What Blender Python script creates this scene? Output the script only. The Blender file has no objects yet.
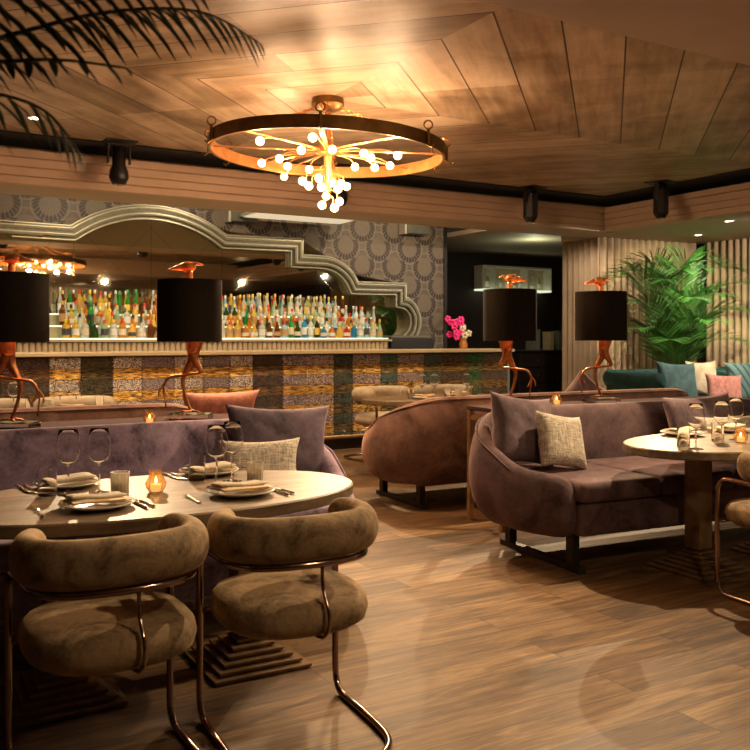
import bpy, bmesh, math, random
from mathutils import Vector, Matrix
random.seed(7)
PI = math.pi
S = bpy.context.scene
COL = S.collection
TH = math.radians(29.87); CT, ST = math.cos(TH), math.sin(TH)
EYE = 1.36; FPX = 870.0

# ------------------------------------------------------------------ materials
def lin(c):
    return tuple(((v/12.92) if v <= .04045 else ((v+.055)/1.055)**2.4) for v in c)
class NT:
    def __init__(s, name):
        s.m = bpy.data.materials.new(name); s.m.use_nodes = True
        s.t = s.m.node_tree; s.t.nodes.clear()
        s.o = s.t.nodes.new('ShaderNodeOutputMaterial')
        s.b = s.t.nodes.new('ShaderNodeBsdfPrincipled')
        s.t.links.new(s.b.outputs[0], s.o.inputs[0])
    def n(s, typ, **kw):
        nd = s.t.nodes.new(typ)
        for k, v in kw.items(): setattr(nd, k, v)
        return nd
    def l(s, a, b): s.t.links.new(a, b)
    def set(s, **kw):
        for k, v in kw.items():
            i = s.b.inputs[k.replace('_', ' ')]
            i.default_value = v if not isinstance(v, tuple) else (*v, 1)[:4] if len(v) == 3 else v
    def math(s, op, a, b=None, c=None, clamp=False):
        nd = s.n('ShaderNodeMath', operation=op); nd.use_clamp = clamp
        for i, v in enumerate((a, b, c)):
            if v is None: continue
            if isinstance(v, (int, float)): nd.inputs[i].default_value = v
            else: s.l(v, nd.inputs[i])
        return nd.outputs[0]
    def obj(s, rot=(0,0,0), scale=(1,1,1)):
        tc = s.n('ShaderNodeTexCoord'); mp = s.n('ShaderNodeMapping')
        s.l(tc.outputs['Object'], mp.inputs[0])
        mp.inputs['Rotation'].default_value = rot; mp.inputs['Scale'].default_value = scale
        return mp.outputs[0]
    def noise(s, vec, scale, detail=4, rough=.6, dist=0):
        nd = s.n('ShaderNodeTexNoise'); s.l(vec, nd.inputs['Vector'])
        nd.inputs['Scale'].default_value = scale; nd.inputs['Detail'].default_value = detail
        nd.inputs['Roughness'].default_value = rough; nd.inputs['Distortion'].default_value = dist
        return nd.outputs[0]
    def ramp(s, fac, stops):
        r = s.n('ShaderNodeValToRGB'); s.l(fac, r.inputs[0]); e = r.color_ramp.elements
        while len(e) > 1: e.remove(e[-1])
        e[0].position = stops[0][0]; e[0].color = (*stops[0][1], 1)
        for p, c in stops[1:]:
            x = e.new(p); x.color = (*c, 1)
        return r.outputs[0]
    def mix(s, fac, a, b, mode='MIX'):
        nd = s.n('ShaderNodeMix', data_type='RGBA', blend_type=mode)
        for i, v in ((0, fac), (6, a), (7, b)):
            if isinstance(v, (int, float)): nd.inputs[i].default_value = v
            elif isinstance(v, tuple): nd.inputs[i].default_value = (*v, 1)
            else: s.l(v, nd.inputs[i])
        return nd.outputs[2]
    def bump(s, h, strength=.3, dist=.01):
        nd = s.n('ShaderNodeBump'); s.l(h, nd.inputs['Height'])
        nd.inputs['Strength'].default_value = strength; nd.inputs['Distance'].default_value = dist
        s.l(nd.outputs[0], s.b.inputs['Normal'])
    def col(s, c): s.l(c, s.b.inputs['Base Color'])

def plain(name, c, rough=.5, metal=0, var=.12, scale=8, **kw):
    m = NT(name); m.set(Roughness=rough, Metallic=metal, **kw)
    nz = m.noise(m.obj(), scale)
    m.col(m.ramp(nz, [(.3, tuple(v*(1-var) for v in c)), (.7, tuple(min(1, v*(1+var)) for v in c))]))
    return m.m
def velvet(name, c1, c2, sc=5.0, sheen=.6):
    m = NT(name); v = m.obj(); n1 = m.noise(v, sc, 6, .65, .6); n2 = m.noise(v, sc*9, 3, .6)
    f = m.math('ADD', m.math('MULTIPLY', n1, .8), m.math('MULTIPLY', n2, .2))
    m.col(m.ramp(f, [(.36, c1), (.5, tuple((a+b)/2 for a, b in zip(c1, c2))), (.66, c2)]))
    m.set(Roughness=.85, Sheen_Weight=sheen, Sheen_Roughness=.4); m.b.inputs['Sheen Tint'].default_value = (*[min(1, x*2.2) for x in c2], 1)
    m.bump(n2, .25, .006); return m.m
def weave(name, c1, c2, sc=120):
    m = NT(name); v = m.obj(); n0 = m.noise(m.obj(scale=(1, 1, .12)), sc, 2, .7); n1 = m.noise(m.obj(scale=(.12, .12, 1)), sc, 2, .7)
    f = m.math('ADD', m.math('MULTIPLY', n0, .5), m.math('MULTIPLY', n1, .5))
    m.col(m.ramp(f, [(.4, c1), (.6, c2)])); m.set(Roughness=.9, Sheen_Weight=.2); m.bump(f, .5, .004); return m.m
def emit(name, c, st):
    m = NT(name); m.set(Base_Color=c, Emission_Color=c, Emission_Strength=st); return m.m
def glass(name, c=(1, 1, 1), rough=0, ior=1.45, trans=1.0):
    m = NT(name); m.set(Base_Color=c, Roughness=rough, IOR=ior, Transmission_Weight=trans); return m.m

M = {}
M['velvet_purple'] = velvet('mauve velvet', (.055, .036, .068), (.36, .265, .37), 5)
M['velvet_plum'] = velvet('plum velvet', (.045, .024, .028), (.18, .115, .125), 4)
M['velvet_pink'] = velvet('dusty rose velvet', (.085, .042, .034), (.29, .17, .135), 4)
M['velvet_taupe'] = velvet('taupe velvet', (.10, .062, .028), (.46, .32, .18), 9, .3)
M['velvet_cream'] = velvet('cream velvet', (.30, .235, .16), (.48, .40, .29), 9, .4)
M['velvet_teal'] = velvet('teal velvet', (.006, .032, .028), (.02, .085, .08), 7)
M['teal_cushion'] = velvet('teal cushion velvet', (.018, .05, .05), (.065, .13, .125), 7)
M['pillow_mauve'] = velvet('mauve pillow satin', (.075, .05, .06), (.23, .165, .19), 6, .5)
M['pillow_dark'] = velvet('dark mauve pillow satin', (.045, .032, .05), (.19, .135, .18), 5, .5)
M['pillow_linen'] = weave('grey linen weave', (.30, .26, .20), (.78, .70, .58), 130)
M['pillow_pink'] = velvet('salmon pillow', (.30, .11, .085), (.56, .26, .20), 25)
M['copper'] = plain('aged copper', (.48, .185, .06), .36, .85, .35, 20)
M['copper_bright'] = plain('bright copper leaf', (.72, .31, .12), .4, .7, .3, 30)
M['shade_black'] = plain('black lampshade fabric', (.010, .006, .003), .8, 0, .3, 40, Specular_IOR_Level=.12)
M['shade_copper'] = plain('copper shade lining', (.55, .2, .08), .4, .6)
M['acrylic'] = glass('clear acrylic', (.95, .98, .97), .03, 1.49)
M['chrome'] = plain('smoked chrome tube', (.34, .25, .20), .13, 1, .1, 5)
M['bronze'] = plain('bronze band', (.20, .11, .035), .42, .85, .3, 12)
M['gilt'] = plain('gilded brass', (.70, .33, .11), .35, .85, .2, 12)
M['brass'] = plain('aged brass post', (.5, .33, .15), .35, .8, .3, 15)
M['black'] = plain('black painted metal', (.012, .01, .01), .45, .2)
M['blackwood'] = plain('black stained wood', (.016, .010, .008), .5)
M['console_top'] = plain('matte aubergine lacquer', (.055, .030, .030), .9, 0, .2, 6, Specular_IOR_Level=.1)
M['darkwall'] = plain('dark brown paint', (.02, .010, .008), .6)
M['plaster'] = plain('warm beige plaster', (.50, .36, .26), .7, 0, .07, 3)
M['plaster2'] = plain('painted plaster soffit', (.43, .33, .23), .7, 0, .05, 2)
M['cove_shade'] = plain('cove shade black', (.008, .006, .006), .9)  # black standing in for the shade of the ceiling gap
M['china'] = plain('white glazed china', (.72, .66, .56), .2, 0, .03)
M['napkin'] = weave('folded linen napkin', (.60, .50, .36), (.76, .66, .51), 60)
M['card'] = plain('tan menu card', (.50, .33, .12), .6)
M['steel'] = plain('polished steel', (.62, .56, .48), .18, 1, .05)
M['glass'] = glass('clear drinking glass', (1, 1, 1), 0, 1.22)
M['frosted'] = glass('frosted ribbed glass', (.95, .9, .78), .35, 1.3, .75)
M['amber_glass'] = glass('amber votive glass', (1, .74, .42), .12, 1.35, .9)
M['wax'] = emit('candle wax glow', (1, .62, .28), 1.2)
M['flame'] = emit('candle flame', (1, .6, .25), 30)
M['bulb'] = emit('warm lamp bulb', (1, .66, .30), 16)
M['downlight'] = emit('downlight lens', (1, .86, .62), 14)
M['lightpanel'] = emit('lit ceiling panel', (1, .86, .62), .55)
M['shelf_glass'] = emit('lit glass shelf edge', (.78, .85, .60), 1.1)
M['shelf_back'] = plain('frosted acrylic riser', (.30, .25, .14), .5)
M['fluted'] = plain('fluted cream panel', (.45, .35, .22), .6)
M['bartop'] = plain('pale stone bar top', (.42, .33, .20), .35)
M['grey_metal'] = plain('grey painted metal', (.12, .13, .10), .5)
M['white_edge'] = plain('pale painted edge', (.6, .58, .5), .5)
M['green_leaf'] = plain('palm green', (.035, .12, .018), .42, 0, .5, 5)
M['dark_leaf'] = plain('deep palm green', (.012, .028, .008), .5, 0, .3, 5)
M['stem'] = plain('palm stem', (.12, .17, .04), .6)
M['pot'] = plain('dark clay pot', (.05, .035, .03), .6)
M['soil'] = plain('potting soil', (.03, .02, .012), .9)
M['magenta'] = plain('magenta petals', (.75, .03, .28), .5)
M['petal_white'] = plain('white petals', (.6, .6, .45), .5)
M['frame'] = plain('silver leaf frame', (.17, .165, .11), .5, .3, .2, 18)
M['frame_hi'] = plain('polished silver bead', (.50, .48, .36), .35, .5)
M['curtain'] = plain('beige curtain cloth', (.33, .24, .14), .85, 0, .25, 2.2)

def ceiling_mat():
    m = NT('stained oak ceiling planks')
    tc = m.n('ShaderNodeTexCoord'); mp = m.n('ShaderNodeMapping'); m.l(tc.outputs['Object'], mp.inputs[0])
    mp.inputs['Rotation'].default_value = (0, 0, PI/4)
    sp = m.n('ShaderNodeSeparateXYZ'); m.l(mp.outputs[0], sp.inputs[0])
    x, y = sp.outputs[0], sp.outputs[1]
    ax, ay = m.math('ABSOLUTE', x), m.math('ABSOLUTE', y)
    side = m.math('GREATER_THAN', ax, ay)           # 1: plank runs along y
    r = m.math('DIVIDE', m.math('MAXIMUM', ax, ay), .357)
    ring = m.math('FLOOR', r); fr = m.math('FRACT', r)
    seam = m.math('LESS_THAN', m.math('MINIMUM', fr, m.math('SUBTRACT', 1, fr)), .016)
    mit = m.math('LESS_THAN', m.math('ABSOLUTE', m.math('SUBTRACT', ax, ay)), .004)
    al = m.math('ADD', m.math('MULTIPLY', side, y), m.math('MULTIPLY', m.math('SUBTRACT', 1, side), x))
    ac = m.math('ADD', m.math('MULTIPLY', side, x), m.math('MULTIPLY', m.math('SUBTRACT', 1, side), y))
    cv = m.n('ShaderNodeCombineXYZ')
    m.l(m.math('MULTIPLY', al, .9), cv.inputs[0]); m.l(m.math('MULTIPLY', ac, 9), cv.inputs[1]); m.l(m.math('MULTIPLY', ring, 3.7), cv.inputs[2])
    g = m.noise(cv.outputs[0], 1.0, 8, .65, .4)
    pat = m.noise(mp.outputs[0], 2.2, 5, .6, .5)
    sx = m.math('ADD', m.math('SIGN', x), m.math('MULTIPLY', m.math('SIGN', y), 2))
    wn = m.n('ShaderNodeTexWhiteNoise', noise_dimensions='2D'); c2 = m.n('ShaderNodeCombineXYZ')
    m.l(ring, c2.inputs[0]); m.l(m.math('ADD', sx, m.math('MULTIPLY', side, 7)), c2.inputs[1]); m.l(c2.outputs[0], wn.inputs[0])
    f = m.math('ADD', m.math('ADD', m.math('MULTIPLY', g, .45), m.math('MULTIPLY', pat, .4)), m.math('MULTIPLY', wn.outputs[0], .18))
    c = m.ramp(f, [(.32, (.12, .075, .042)), (.46, (.28, .19, .115)), (.58, (.46, .335, .225)), (.72, (.62, .48, .35))])
    c = m.mix(m.math('MAXIMUM', seam, m.math('MULTIPLY', mit, .35)), c, (.04, .02, .01))
    m.col(c); m.set(Roughness=.48); m.bump(f, .15, .004)
    return m.m
def floor_mat():
    m = NT('oiled oak floor planks')
    v = m.obj(); bk = m.n('ShaderNodeTexBrick'); m.l(v, bk.inputs['Vector'])
    bk.offset = .37; bk.offset_frequency = 2; bk.squash = 1
    bk.inputs['Scale'].default_value = 1; bk.inputs['Mortar Size'].default_value = .0022
    bk.inputs['Brick Width'].default_value = 1.55; bk.inputs['Row Height'].default_value = .2
    bk.inputs['Color1'].default_value = (0, 0, 0, 1); bk.inputs['Color2'].default_value = (1, 1, 1, 1); bk.inputs['Mortar'].default_value = (.5, .5, .5, 1)
    sep = m.n('ShaderNodeSeparateColor'); m.l(bk.outputs['Color'], sep.inputs[0]); pid = sep.outputs[0]
    sp = m.n('ShaderNodeSeparateXYZ'); m.l(v, sp.inputs[0]); cv = m.n('ShaderNodeCombineXYZ')
    m.l(m.math('MULTIPLY', sp.outputs[0], 1.4), cv.inputs[0]); m.l(m.math('MULTIPLY', sp.outputs[1], 14), cv.inputs[1]); m.l(m.math('MULTIPLY', pid, 9), cv.inputs[2])
    g = m.noise(cv.outputs[0], 1.0, 9, .68, 1.2)
    cv2 = m.n('ShaderNodeCombineXYZ')
    m.l(m.math('MULTIPLY', sp.outputs[0], 6), cv2.inputs[0]); m.l(m.math('MULTIPLY', sp.outputs[1], 90), cv2.inputs[1]); m.l(pid, cv2.inputs[2])
    g2 = m.noise(cv2.outputs[0], 1.0, 4, .7, .3)
    f = m.math('ADD', m.math('ADD', m.math('MULTIPLY', g, .60), m.math('MULTIPLY', g2, .30)), m.math('MULTIPLY', pid, .10))
    c = m.ramp(f, [(.38, (.028, .012, .004)), (.48, (.09, .045, .016)), (.56, (.17, .098, .040)), (.70, (.33, .21, .10))])
    c = m.mix(bk.outputs['Fac'], c, (.015, .008, .004))
    m.col(c); m.set(Roughness=.58); m.bump(f, .35, .004)
    return m.m
def table_mat():
    m = NT('limed oak table'); v = m.obj(scale=(1.6, 14, 14)); g = m.noise(v, 1.2, 8, .65, .8)
    m.col(m.ramp(g, [(.32, (.11, .072, .038)), (.5, (.20, .145, .09)), (.68, (.30, .23, .155))])); m.set(Roughness=.42); m.bump(g, .1, .002); return m.m
def mosaic(name, silver, gold, dark=1.0):
    m = NT(name); tc = m.n('ShaderNodeTexCoord'); oi = m.n('ShaderNodeObjectInfo')
    sp = m.n('ShaderNodeSeparateXYZ'); m.l(tc.outputs['Object'], sp.inputs[0])
    x, z = sp.outputs[0], sp.outputs[2]
    row = m.math('FRACT', m.math('DIVIDE', m.math('SUBTRACT', 1.15, z), .235)); isg = m.math('GREATER_THAN', row, .5)
    cv = m.n('ShaderNodeCombineXYZ'); m.l(m.math('MULTIPLY', x, 90), cv.inputs[0]); m.l(m.math('MULTIPLY', z, 95), cv.inputs[1]); m.l(m.math('MULTIPLY', oi.outputs['Random'], 40), cv.inputs[2])
    n1 = m.noise(cv.outputs[0], 1, 2, .6)
    cv2 = m.n('ShaderNodeCombineXYZ'); m.l(m.math('MULTIPLY', x, 12), cv2.inputs[0]); m.l(m.math('MULTIPLY', z, 110), cv2.inputs[1]); m.l(m.math('MULTIPLY', oi.outputs['Random'], 60), cv2.inputs[2])
    n2 = m.noise(cv2.outputs[0], 1, 3, .6)
    cs = m.ramp(n1, [(.40, tuple(v*.04*dark for v in silver)), (.5, tuple(v*.38*dark for v in silver)), (.58, tuple(v*dark for v in silver))])
    cg = m.ramp(n2, [(.38, tuple(v*.04*dark for v in gold)), (.5, tuple(v*.38*dark for v in gold)), (.60, tuple(v*1.1*dark for v in gold))])
    seam = m.math('LESS_THAN', m.math('ABSOLUTE', m.math('SUBTRACT', m.math('FRACT', m.math('MULTIPLY', row, 2)), .0)), .06)
    c = m.mix(isg, cs, cg); c = m.mix(m.math('MULTIPLY', seam, .7), c, (.02, .012, .006))
    m.col(c); m.set(Roughness=.22, Metallic=.25, Coat_Weight=.5); m.bump(m.math('ADD', n1, n2), .9, .02); return m.m
def wallpaper():
    m = NT('damask shell wallpaper'); tc = m.n('ShaderNodeTexCoord'); sp = m.n('ShaderNodeSeparateXYZ'); m.l(tc.outputs['Object'], sp.inputs[0])
    x, z = sp.outputs[0], sp.outputs[2]
    def lattice(ox, oz):
        u = m.math('SUBTRACT', m.math('FRACT', m.math('DIVIDE', m.math('ADD', x, ox), .57)), .5)
        w = m.math('SUBTRACT', m.math('FRACT', m.math('DIVIDE', m.math('ADD', z, oz), .575)), .5)
        u = m.math('MULTIPLY', u, .57); w = m.math('MULTIPLY', w, .575)
        r = m.math('SQRT', m.math('ADD', m.math('MULTIPLY', u, u), m.math('MULTIPLY', w, w)))
        a = m.math('ARCTAN2', u, m.math('ADD', m.math('MULTIPLY', w, -1), .10))
        fan = m.math('SINE', m.math('MULTIPLY', a, 32))
        rim = m.math('MULTIPLY', m.math('GREATER_THAN', r, .135), m.math('LESS_THAN', r, .21))
        low = m.math('LESS_THAN', w, .10)
        spikes = m.math('MULTIPLY', m.math('MULTIPLY', rim, low), m.math('GREATER_THAN', fan, -.6))
        inner = m.math('MULTIPLY', m.math('LESS_THAN', r, .145), m.math('GREATER_THAN', fan, .45))
        ring2 = m.math('MULTIPLY', m.math('LESS_THAN', m.math('ABSOLUTE', m.math('SUBTRACT', r, .235)), .008), 1)
        disc = m.math('LESS_THAN', r, .15)
        return spikes, inner, ring2, disc
    a1 = lattice(.06, .12); a2 = lattice(.345, .4075)
    sp_ = m.math('MAXIMUM', a1[0], a2[0]); inn = m.math('MAXIMUM', a1[1], a2[1]); rg = m.math('MAXIMUM', a1[2], a2[2]); dc = m.math('MAXIMUM', a1[3], a2[3])
    n = m.noise(tc.outputs['Object'], 25, 4, .6)
    base = m.ramp(n, [(.35, (.10, .082, .06)), (.65, (.17, .138, .10))])
    c = m.mix(m.math('MULTIPLY', dc, .5), base, (.27, .215, .155)); c = m.mix(m.math('MULTIPLY', inn, .6), c, (.12, .09, .07))
    c = m.mix(m.math('MULTIPLY', rg, .55), c, (.33, .27, .22)); c = m.mix(m.math('MULTIPLY', sp_, .95), c, (.035, .022, .018))
    m.col(c); m.set(Roughness=.5); return m.m
def mirror_mat():
    m = NT('tinted mirror'); tc = m.n('ShaderNodeTexCoord'); sp = m.n('ShaderNodeSeparateXYZ'); m.l(tc.outputs['Object'], sp.inputs[0])
    x, z = m.math('SUBTRACT', sp.outputs[0], 3.19), sp.outputs[2]
    def line(v, per, w):
        f = m.math('FRACT', m.math('DIVIDE', v, per)); return m.math('LESS_THAN', m.math('MINIMUM', f, m.math('SUBTRACT', 1, f)), w/per)
    z0 = m.math('SUBTRACT', z, 2.82)
    s = m.math('MAXIMUM', line(x, 1.0, .005), m.math('MAXIMUM', line(m.math('ADD', x, z0), 1.0, .004), line(m.math('SUBTRACT', x, z0), 1.0, .004)))
    m.col(m.mix(s, (.66, .62, .48), (.40, .37, .28))); m.set(Metallic=1.0); m.l(m.math('ADD', m.math('MULTIPLY', s, .04), .02), m.b.inputs['Roughness']); return m.m
M['ceiling'] = ceiling_mat(); M['floor'] = floor_mat(); M['table'] = table_mat(); M['wallpaper'] = wallpaper(); M['mirror'] = mirror_mat()
M['base_wood'] = plain('brown oak pedestal', (.17, .10, .045), .45, 0, .3, 14)

# ------------------------------------------------------------------ mesh helpers
def link(name, bm, mat, parent=None, smooth=False, loc=None, rotz=0, auto=None):
    me = bpy.data.meshes.new(name)
    bmesh.ops.recalc_face_normals(bm, faces=bm.faces)
    bm.to_mesh(me); bm.free(); me.materials.append(mat)
    if smooth: me.shade_smooth() if auto is None else None
    o = bpy.data.objects.new(name, me); COL.objects.link(o)
    if auto is not None:
        for p in me.polygons: p.use_smooth = True
        me.set_sharp_from_angle(angle=auto)
    if parent: o.parent = parent
    if loc: o.location = loc
    if rotz: o.rotation_euler.z = rotz
    return o
def thing(name, label, cat, loc=(0, 0, 0), rotz=0, group=None):
    o = bpy.data.objects.new(name, None); COL.objects.link(o); o.empty_display_size = .1
    o.location = loc; o.rotation_euler = (0, 0, rotz); return tag(o, label, cat, group)
def tag(o, label, cat, group=None):
    o['label'] = label; o['category'] = cat
    if group: o['group'] = group
    return o
def struct(name, bm, mat, **k):
    o = link(name, bm, mat, **k); o['kind'] = 'structure'; return o
def copy_tree(o, parent=None):
    c = o.copy(); COL.objects.link(c)
    if parent: c.parent = parent
    for ch in list(o.children): copy_tree(ch, c)
    return c
def box(bm, x0, x1, y0, y1, z0, z1, bev=0, seg=2, mat=None):
    vs = [bm.verts.new((x, y, z)) for z in (z0, z1) for y in (y0, y1) for x in (x0, x1)]
    fs = [bm.faces.new([vs[i] for i in f]) for f in ((0,2,3,1), (4,5,7,6), (0,1,5,4), (2,6,7,3), (0,4,6,2), (1,3,7,5))]
    if mat is not None: bmesh.ops.transform(bm, matrix=mat, verts=vs)
    if bev:
        es = list({e for f in fs for e in f.edges})
        bmesh.ops.bevel(bm, geom=es, offset=bev, segments=seg, profile=.6, affect='EDGES')
    return bm
def B(*a, **k): return box(bmesh.new(), *a, **k)
def lathe(bm, prof, n=32, c=(0, 0, 0), cap0=True, cap1=True):
    rings = []
    for r, z in prof:
        rings.append([bm.verts.new((c[0]+r*math.cos(2*PI*i/n), c[1]+r*math.sin(2*PI*i/n), c[2]+z)) for i in range(n)] if r > 1e-6 else [bm.verts.new((c[0], c[1], c[2]+z))])
    for a, b in zip(rings, rings[1:]):
        for i in range(n):
            j = (i+1) % n
            if len(a) == 1 and len(b) == 1: continue
            if len(a) == 1: bm.faces.new((a[0], b[i], b[j]))
            elif len(b) == 1: bm.faces.new((a[i], a[j], b[0]))
            else: bm.faces.new((a[i], a[j], b[j], b[i]))
    if cap0 and len(rings[0]) > 1: bm.faces.new(rings[0])
    if cap1 and len(rings[-1]) > 1: bm.faces.new(rings[-1])
    return bm
def smoothpath(pts, n=6, closed=False):
    pts = [Vector(p) for p in pts]; out = []; N = len(pts)
    rng = range(N if closed else N-1)
    for i in rng:
        if closed: p0, p1, p2, p3 = pts[(i-1) % N], pts[i], pts[(i+1) % N], pts[(i+2) % N]
        else: p0, p1, p2, p3 = pts[max(i-1, 0)], pts[i], pts[i+1], pts[min(i+2, N-1)]
        for k in range(n):
            t = k/n; out.append(.5*((2*p1)+(-p0+p2)*t+(2*p0-5*p1+4*p2-p3)*t*t+(-p0+3*p1-3*p2+p3)*t**3))
    if not closed: out.append(pts[-1])
    return out
def tube(bm, pts, r, n=8, closed=False, sx=1, sz=1, caps=True, up=Vector((0, 0, 1))):
    pts = [Vector(p) for p in pts]; N = len(pts); rs = r if isinstance(r, (list, tuple)) else [r]*N
    rings = []; prev = None
    for i, p in enumerate(pts):
        a = pts[(i-1) % N] if (closed or i > 0) else p; b = pts[(i+1) % N] if (closed or i < N-1) else p
        t = (b-a).normalized() if (b-a).length > 1e-9 else Vector((0, 0, 1))
        if prev is None:
            ref = up if abs(t.dot(up)) < .95 else Vector((0, 1, 0)); u = t.cross(ref).normalized()
        else: u = (prev-t*prev.dot(t)); u = u.normalized() if u.length > 1e-6 else t.orthogonal().normalized()
        prev = u; w = u.cross(t)
        rings.append([bm.verts.new(p+u*math.cos(2*PI*k/n)*rs[i]*sx+w*math.sin(2*PI*k/n)*rs[i]*sz) for k in range(n)])
    for i in range(N if closed else N-1):
        a, b = rings[i], rings[(i+1) % N]
        for k in range(n): bm.faces.new((a[k], a[(k+1) % n], b[(k+1) % n], b[k]))
    if caps and not closed: bm.faces.new(rings[0]); bm.faces.new(rings[-1])
    return bm
def T(*a, **k): return tube(bmesh.new(), *a, **k)
def sphere(bm, c, r, u=16, v=10, s=(1, 1, 1)):
    bmesh.ops.create_uvsphere(bm, u_segments=u, v_segments=v, radius=r, matrix=Matrix.Translation(c) @ Matrix.Diagonal((*s, 1))); return bm
def subd(o, lv=2):
    md = o.modifiers.new('sub', 'SUBSURF'); md.levels = lv; md.render_levels = lv; return o

# ------------------------------------------------------------------ setting
RX0, RX1, RY0, RY1 = -2.6, 10.85, -2.6, 11.7
WALL = 11.7
struct('floor', B(-2.7, 14.2, -2.7, 14.2, -.05, 0), M['floor'])
CS, CTc = 2.95, 5.85
bm = B(-2.7-CS, 8.62-CS, 2.75-CTc, 8.7-CTc, 0, .06)
struct('ceiling', bm, M['ceiling'], loc=(CS, CTc, 3.15))
# soffits round the tray, with three stepped fascias
def soffit(name, boxes, mat):
    bm = bmesh.new()
    for b in boxes: box(bm, *b)
    return struct(name, bm, mat)
struct('ceiling_near', B(-2.7, 8.3, -2.7, 2.97, 2.78, 3.14), M['plaster'])
bm = bmesh.new()
box(bm, -2.7, 8.3, 2.97, 3.0, 2.9, 3.14)
struct('trim_1', bm, M['plaster'])
steps = [(.0, 2.985, 3.05), (.08, 2.915, 2.985), (.16, 2.845, 2.915), (.24, 2.78, 2.845)]
bm = bmesh.new()
for d, z0, z1 in steps: box(bm, -2.7, 8.27+d, 8.37+d, 8.7, z0, z1)
struct('trim_2', bm, M['plaster'])
bm = bmesh.new()
for d, z0, z1 in steps: box(bm, 8.27+d, 8.7, 2.7, 8.37+d if d else 8.37, z0, z1)
struct('trim_3', bm, M['plaster'])
struct('ceiling_beam', B(-2.7, 8.7, 8.7, 9.3, 2.78, 3.3), M['plaster2'])
struct('ceiling_right', B(8.7, 10.95, 2.7, 9.3, 2.78, 3.3), M['plaster2'])
struct('ceiling_right_near', B(8.3, 10.95, -2.7, 2.7, 2.78, 3.3), M['plaster2'])
struct('ceiling_beam_end', B(8.9, 10.95, 9.3, 9.9, 2.78, 3.3), M['plaster2'])
struct('ceiling_bar', B(-2.7, 8.06, 9.3, 11.8, 3.3, 3.36), M['plaster2'])
struct('ceiling_corridor', B(8.06, 14.2, 9.3, 14.2, 2.98, 3.05), M['plaster2'])
struct('trim_4', B(-2.7, 8.9, 8.72, 8.78, 3.055, 3.14), M['cove_shade'])
struct('trim_5', B(8.64, 8.69, 2.7, 8.72, 3.055, 3.14), M['cove_shade'])
bm = bmesh.new(); box(bm, -2.7, 8.64, 8.13, 8.715, 3.135, 3.149); box(bm, 8.03, 8.64, 2.98, 8.13, 3.135, 3.149)
struct('trim_6', bm, M['cove_shade'])  # strip under the planks, painting the dark of the cove gap
struct('wall_left', B(-2.75, -2.62, -2.7, 11.8, 0, 3.4), M['darkwall'])
struct('wall_near', B(-2.7, 10.95, -2.75, -2.62, 0, 3.4), M['darkwall'])
struct('wall_right', B(10.95, 11.05, -2.7, 9.7, 0, 3.4), M['darkwall'])
struct('wall_far', B(-2.7, 8.0, WALL, WALL+.12, 0, 3.3), M['wallpaper'])
struct('trim_7', B(8.0, 8.06, WALL-.02, WALL+.14, 0, 3.3), M['blackwood'])
struct('wall_corridor_far', B(7.9, 14.2, 13.6, 13.7, 0, 3.3), M['darkwall'])
struct('wall_corridor_right', B(14.1, 14.2, 9.7, 13.6, 0, 3.3), M['darkwall'])
struct('wall_corridor_left', B(7.9, 7.98, WALL+.12, 13.6, 0, 3.3), M['darkwall'])
struct('wall_corner', B(9.3, 14.2, 9.62, 9.72, 0, 3.3), M['darkwall'])

# curtains
def curtain(name, p0, p1, z0, z1, label, folds_per_m=7, amp=.045):
    p0, p1 = Vector((*p0, 0)), Vector((*p1, 0)); L = (p1-p0).length; d = (p1-p0)/L; n = Vector((-d.y, d.x, 0))
    N = int(L*folds_per_m*8); rnd = random.Random(len(label)); bm = bmesh.new(); rows = []
    ph = 0; offs = []
    for i in range(N+1):
        ph += 2*PI*folds_per_m*L/N*(1+.25*math.sin(i*.043)); v = math.sin(ph)
        offs.append(amp*(abs(v)**.6)*(1 if v > 0 else -1)*(1+.2*math.sin(i*.13)))
    for z in (z0, z0+.5, (z0+z1)/2, z1-.4, z1):
        rows.append([bm.verts.new(p0+d*(L*i/N)+n*offs[i]*(1+.15*(z1-z))+Vector((0, 0, z))) for i in range(N+1)])
    for a, b in zip(rows, rows[1:]):
        for i in range(N): bm.faces.new((a[i], a[i+1], b[i+1], b[i]))
    o = link('curtain', bm, M['curtain'], smooth=True); md = o.modifiers.new('t', 'SOLIDIFY'); md.thickness = .006
    return tag(o, label, 'curtain')
curtain('curtain', (8.90, 9.13), (10.72, 9.0), .02, 2.775, 'beige pleated curtain hanging behind the big green palm')
curtain('curtain', (8.92, 9.10), (8.92, 9.9), .02, 2.775, 'narrow beige curtain return beside the dark passage')
curtain('curtain', (10.85, 8.9), (10.85, 3.2), .02, 2.775, 'beige pleated curtain along the right wall beyond the palm')
curtain('curtain', (10.6, -2.5), (2.2, -2.5), .02, 2.775, 'long beige curtain reflected in the bar mirror')

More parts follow.
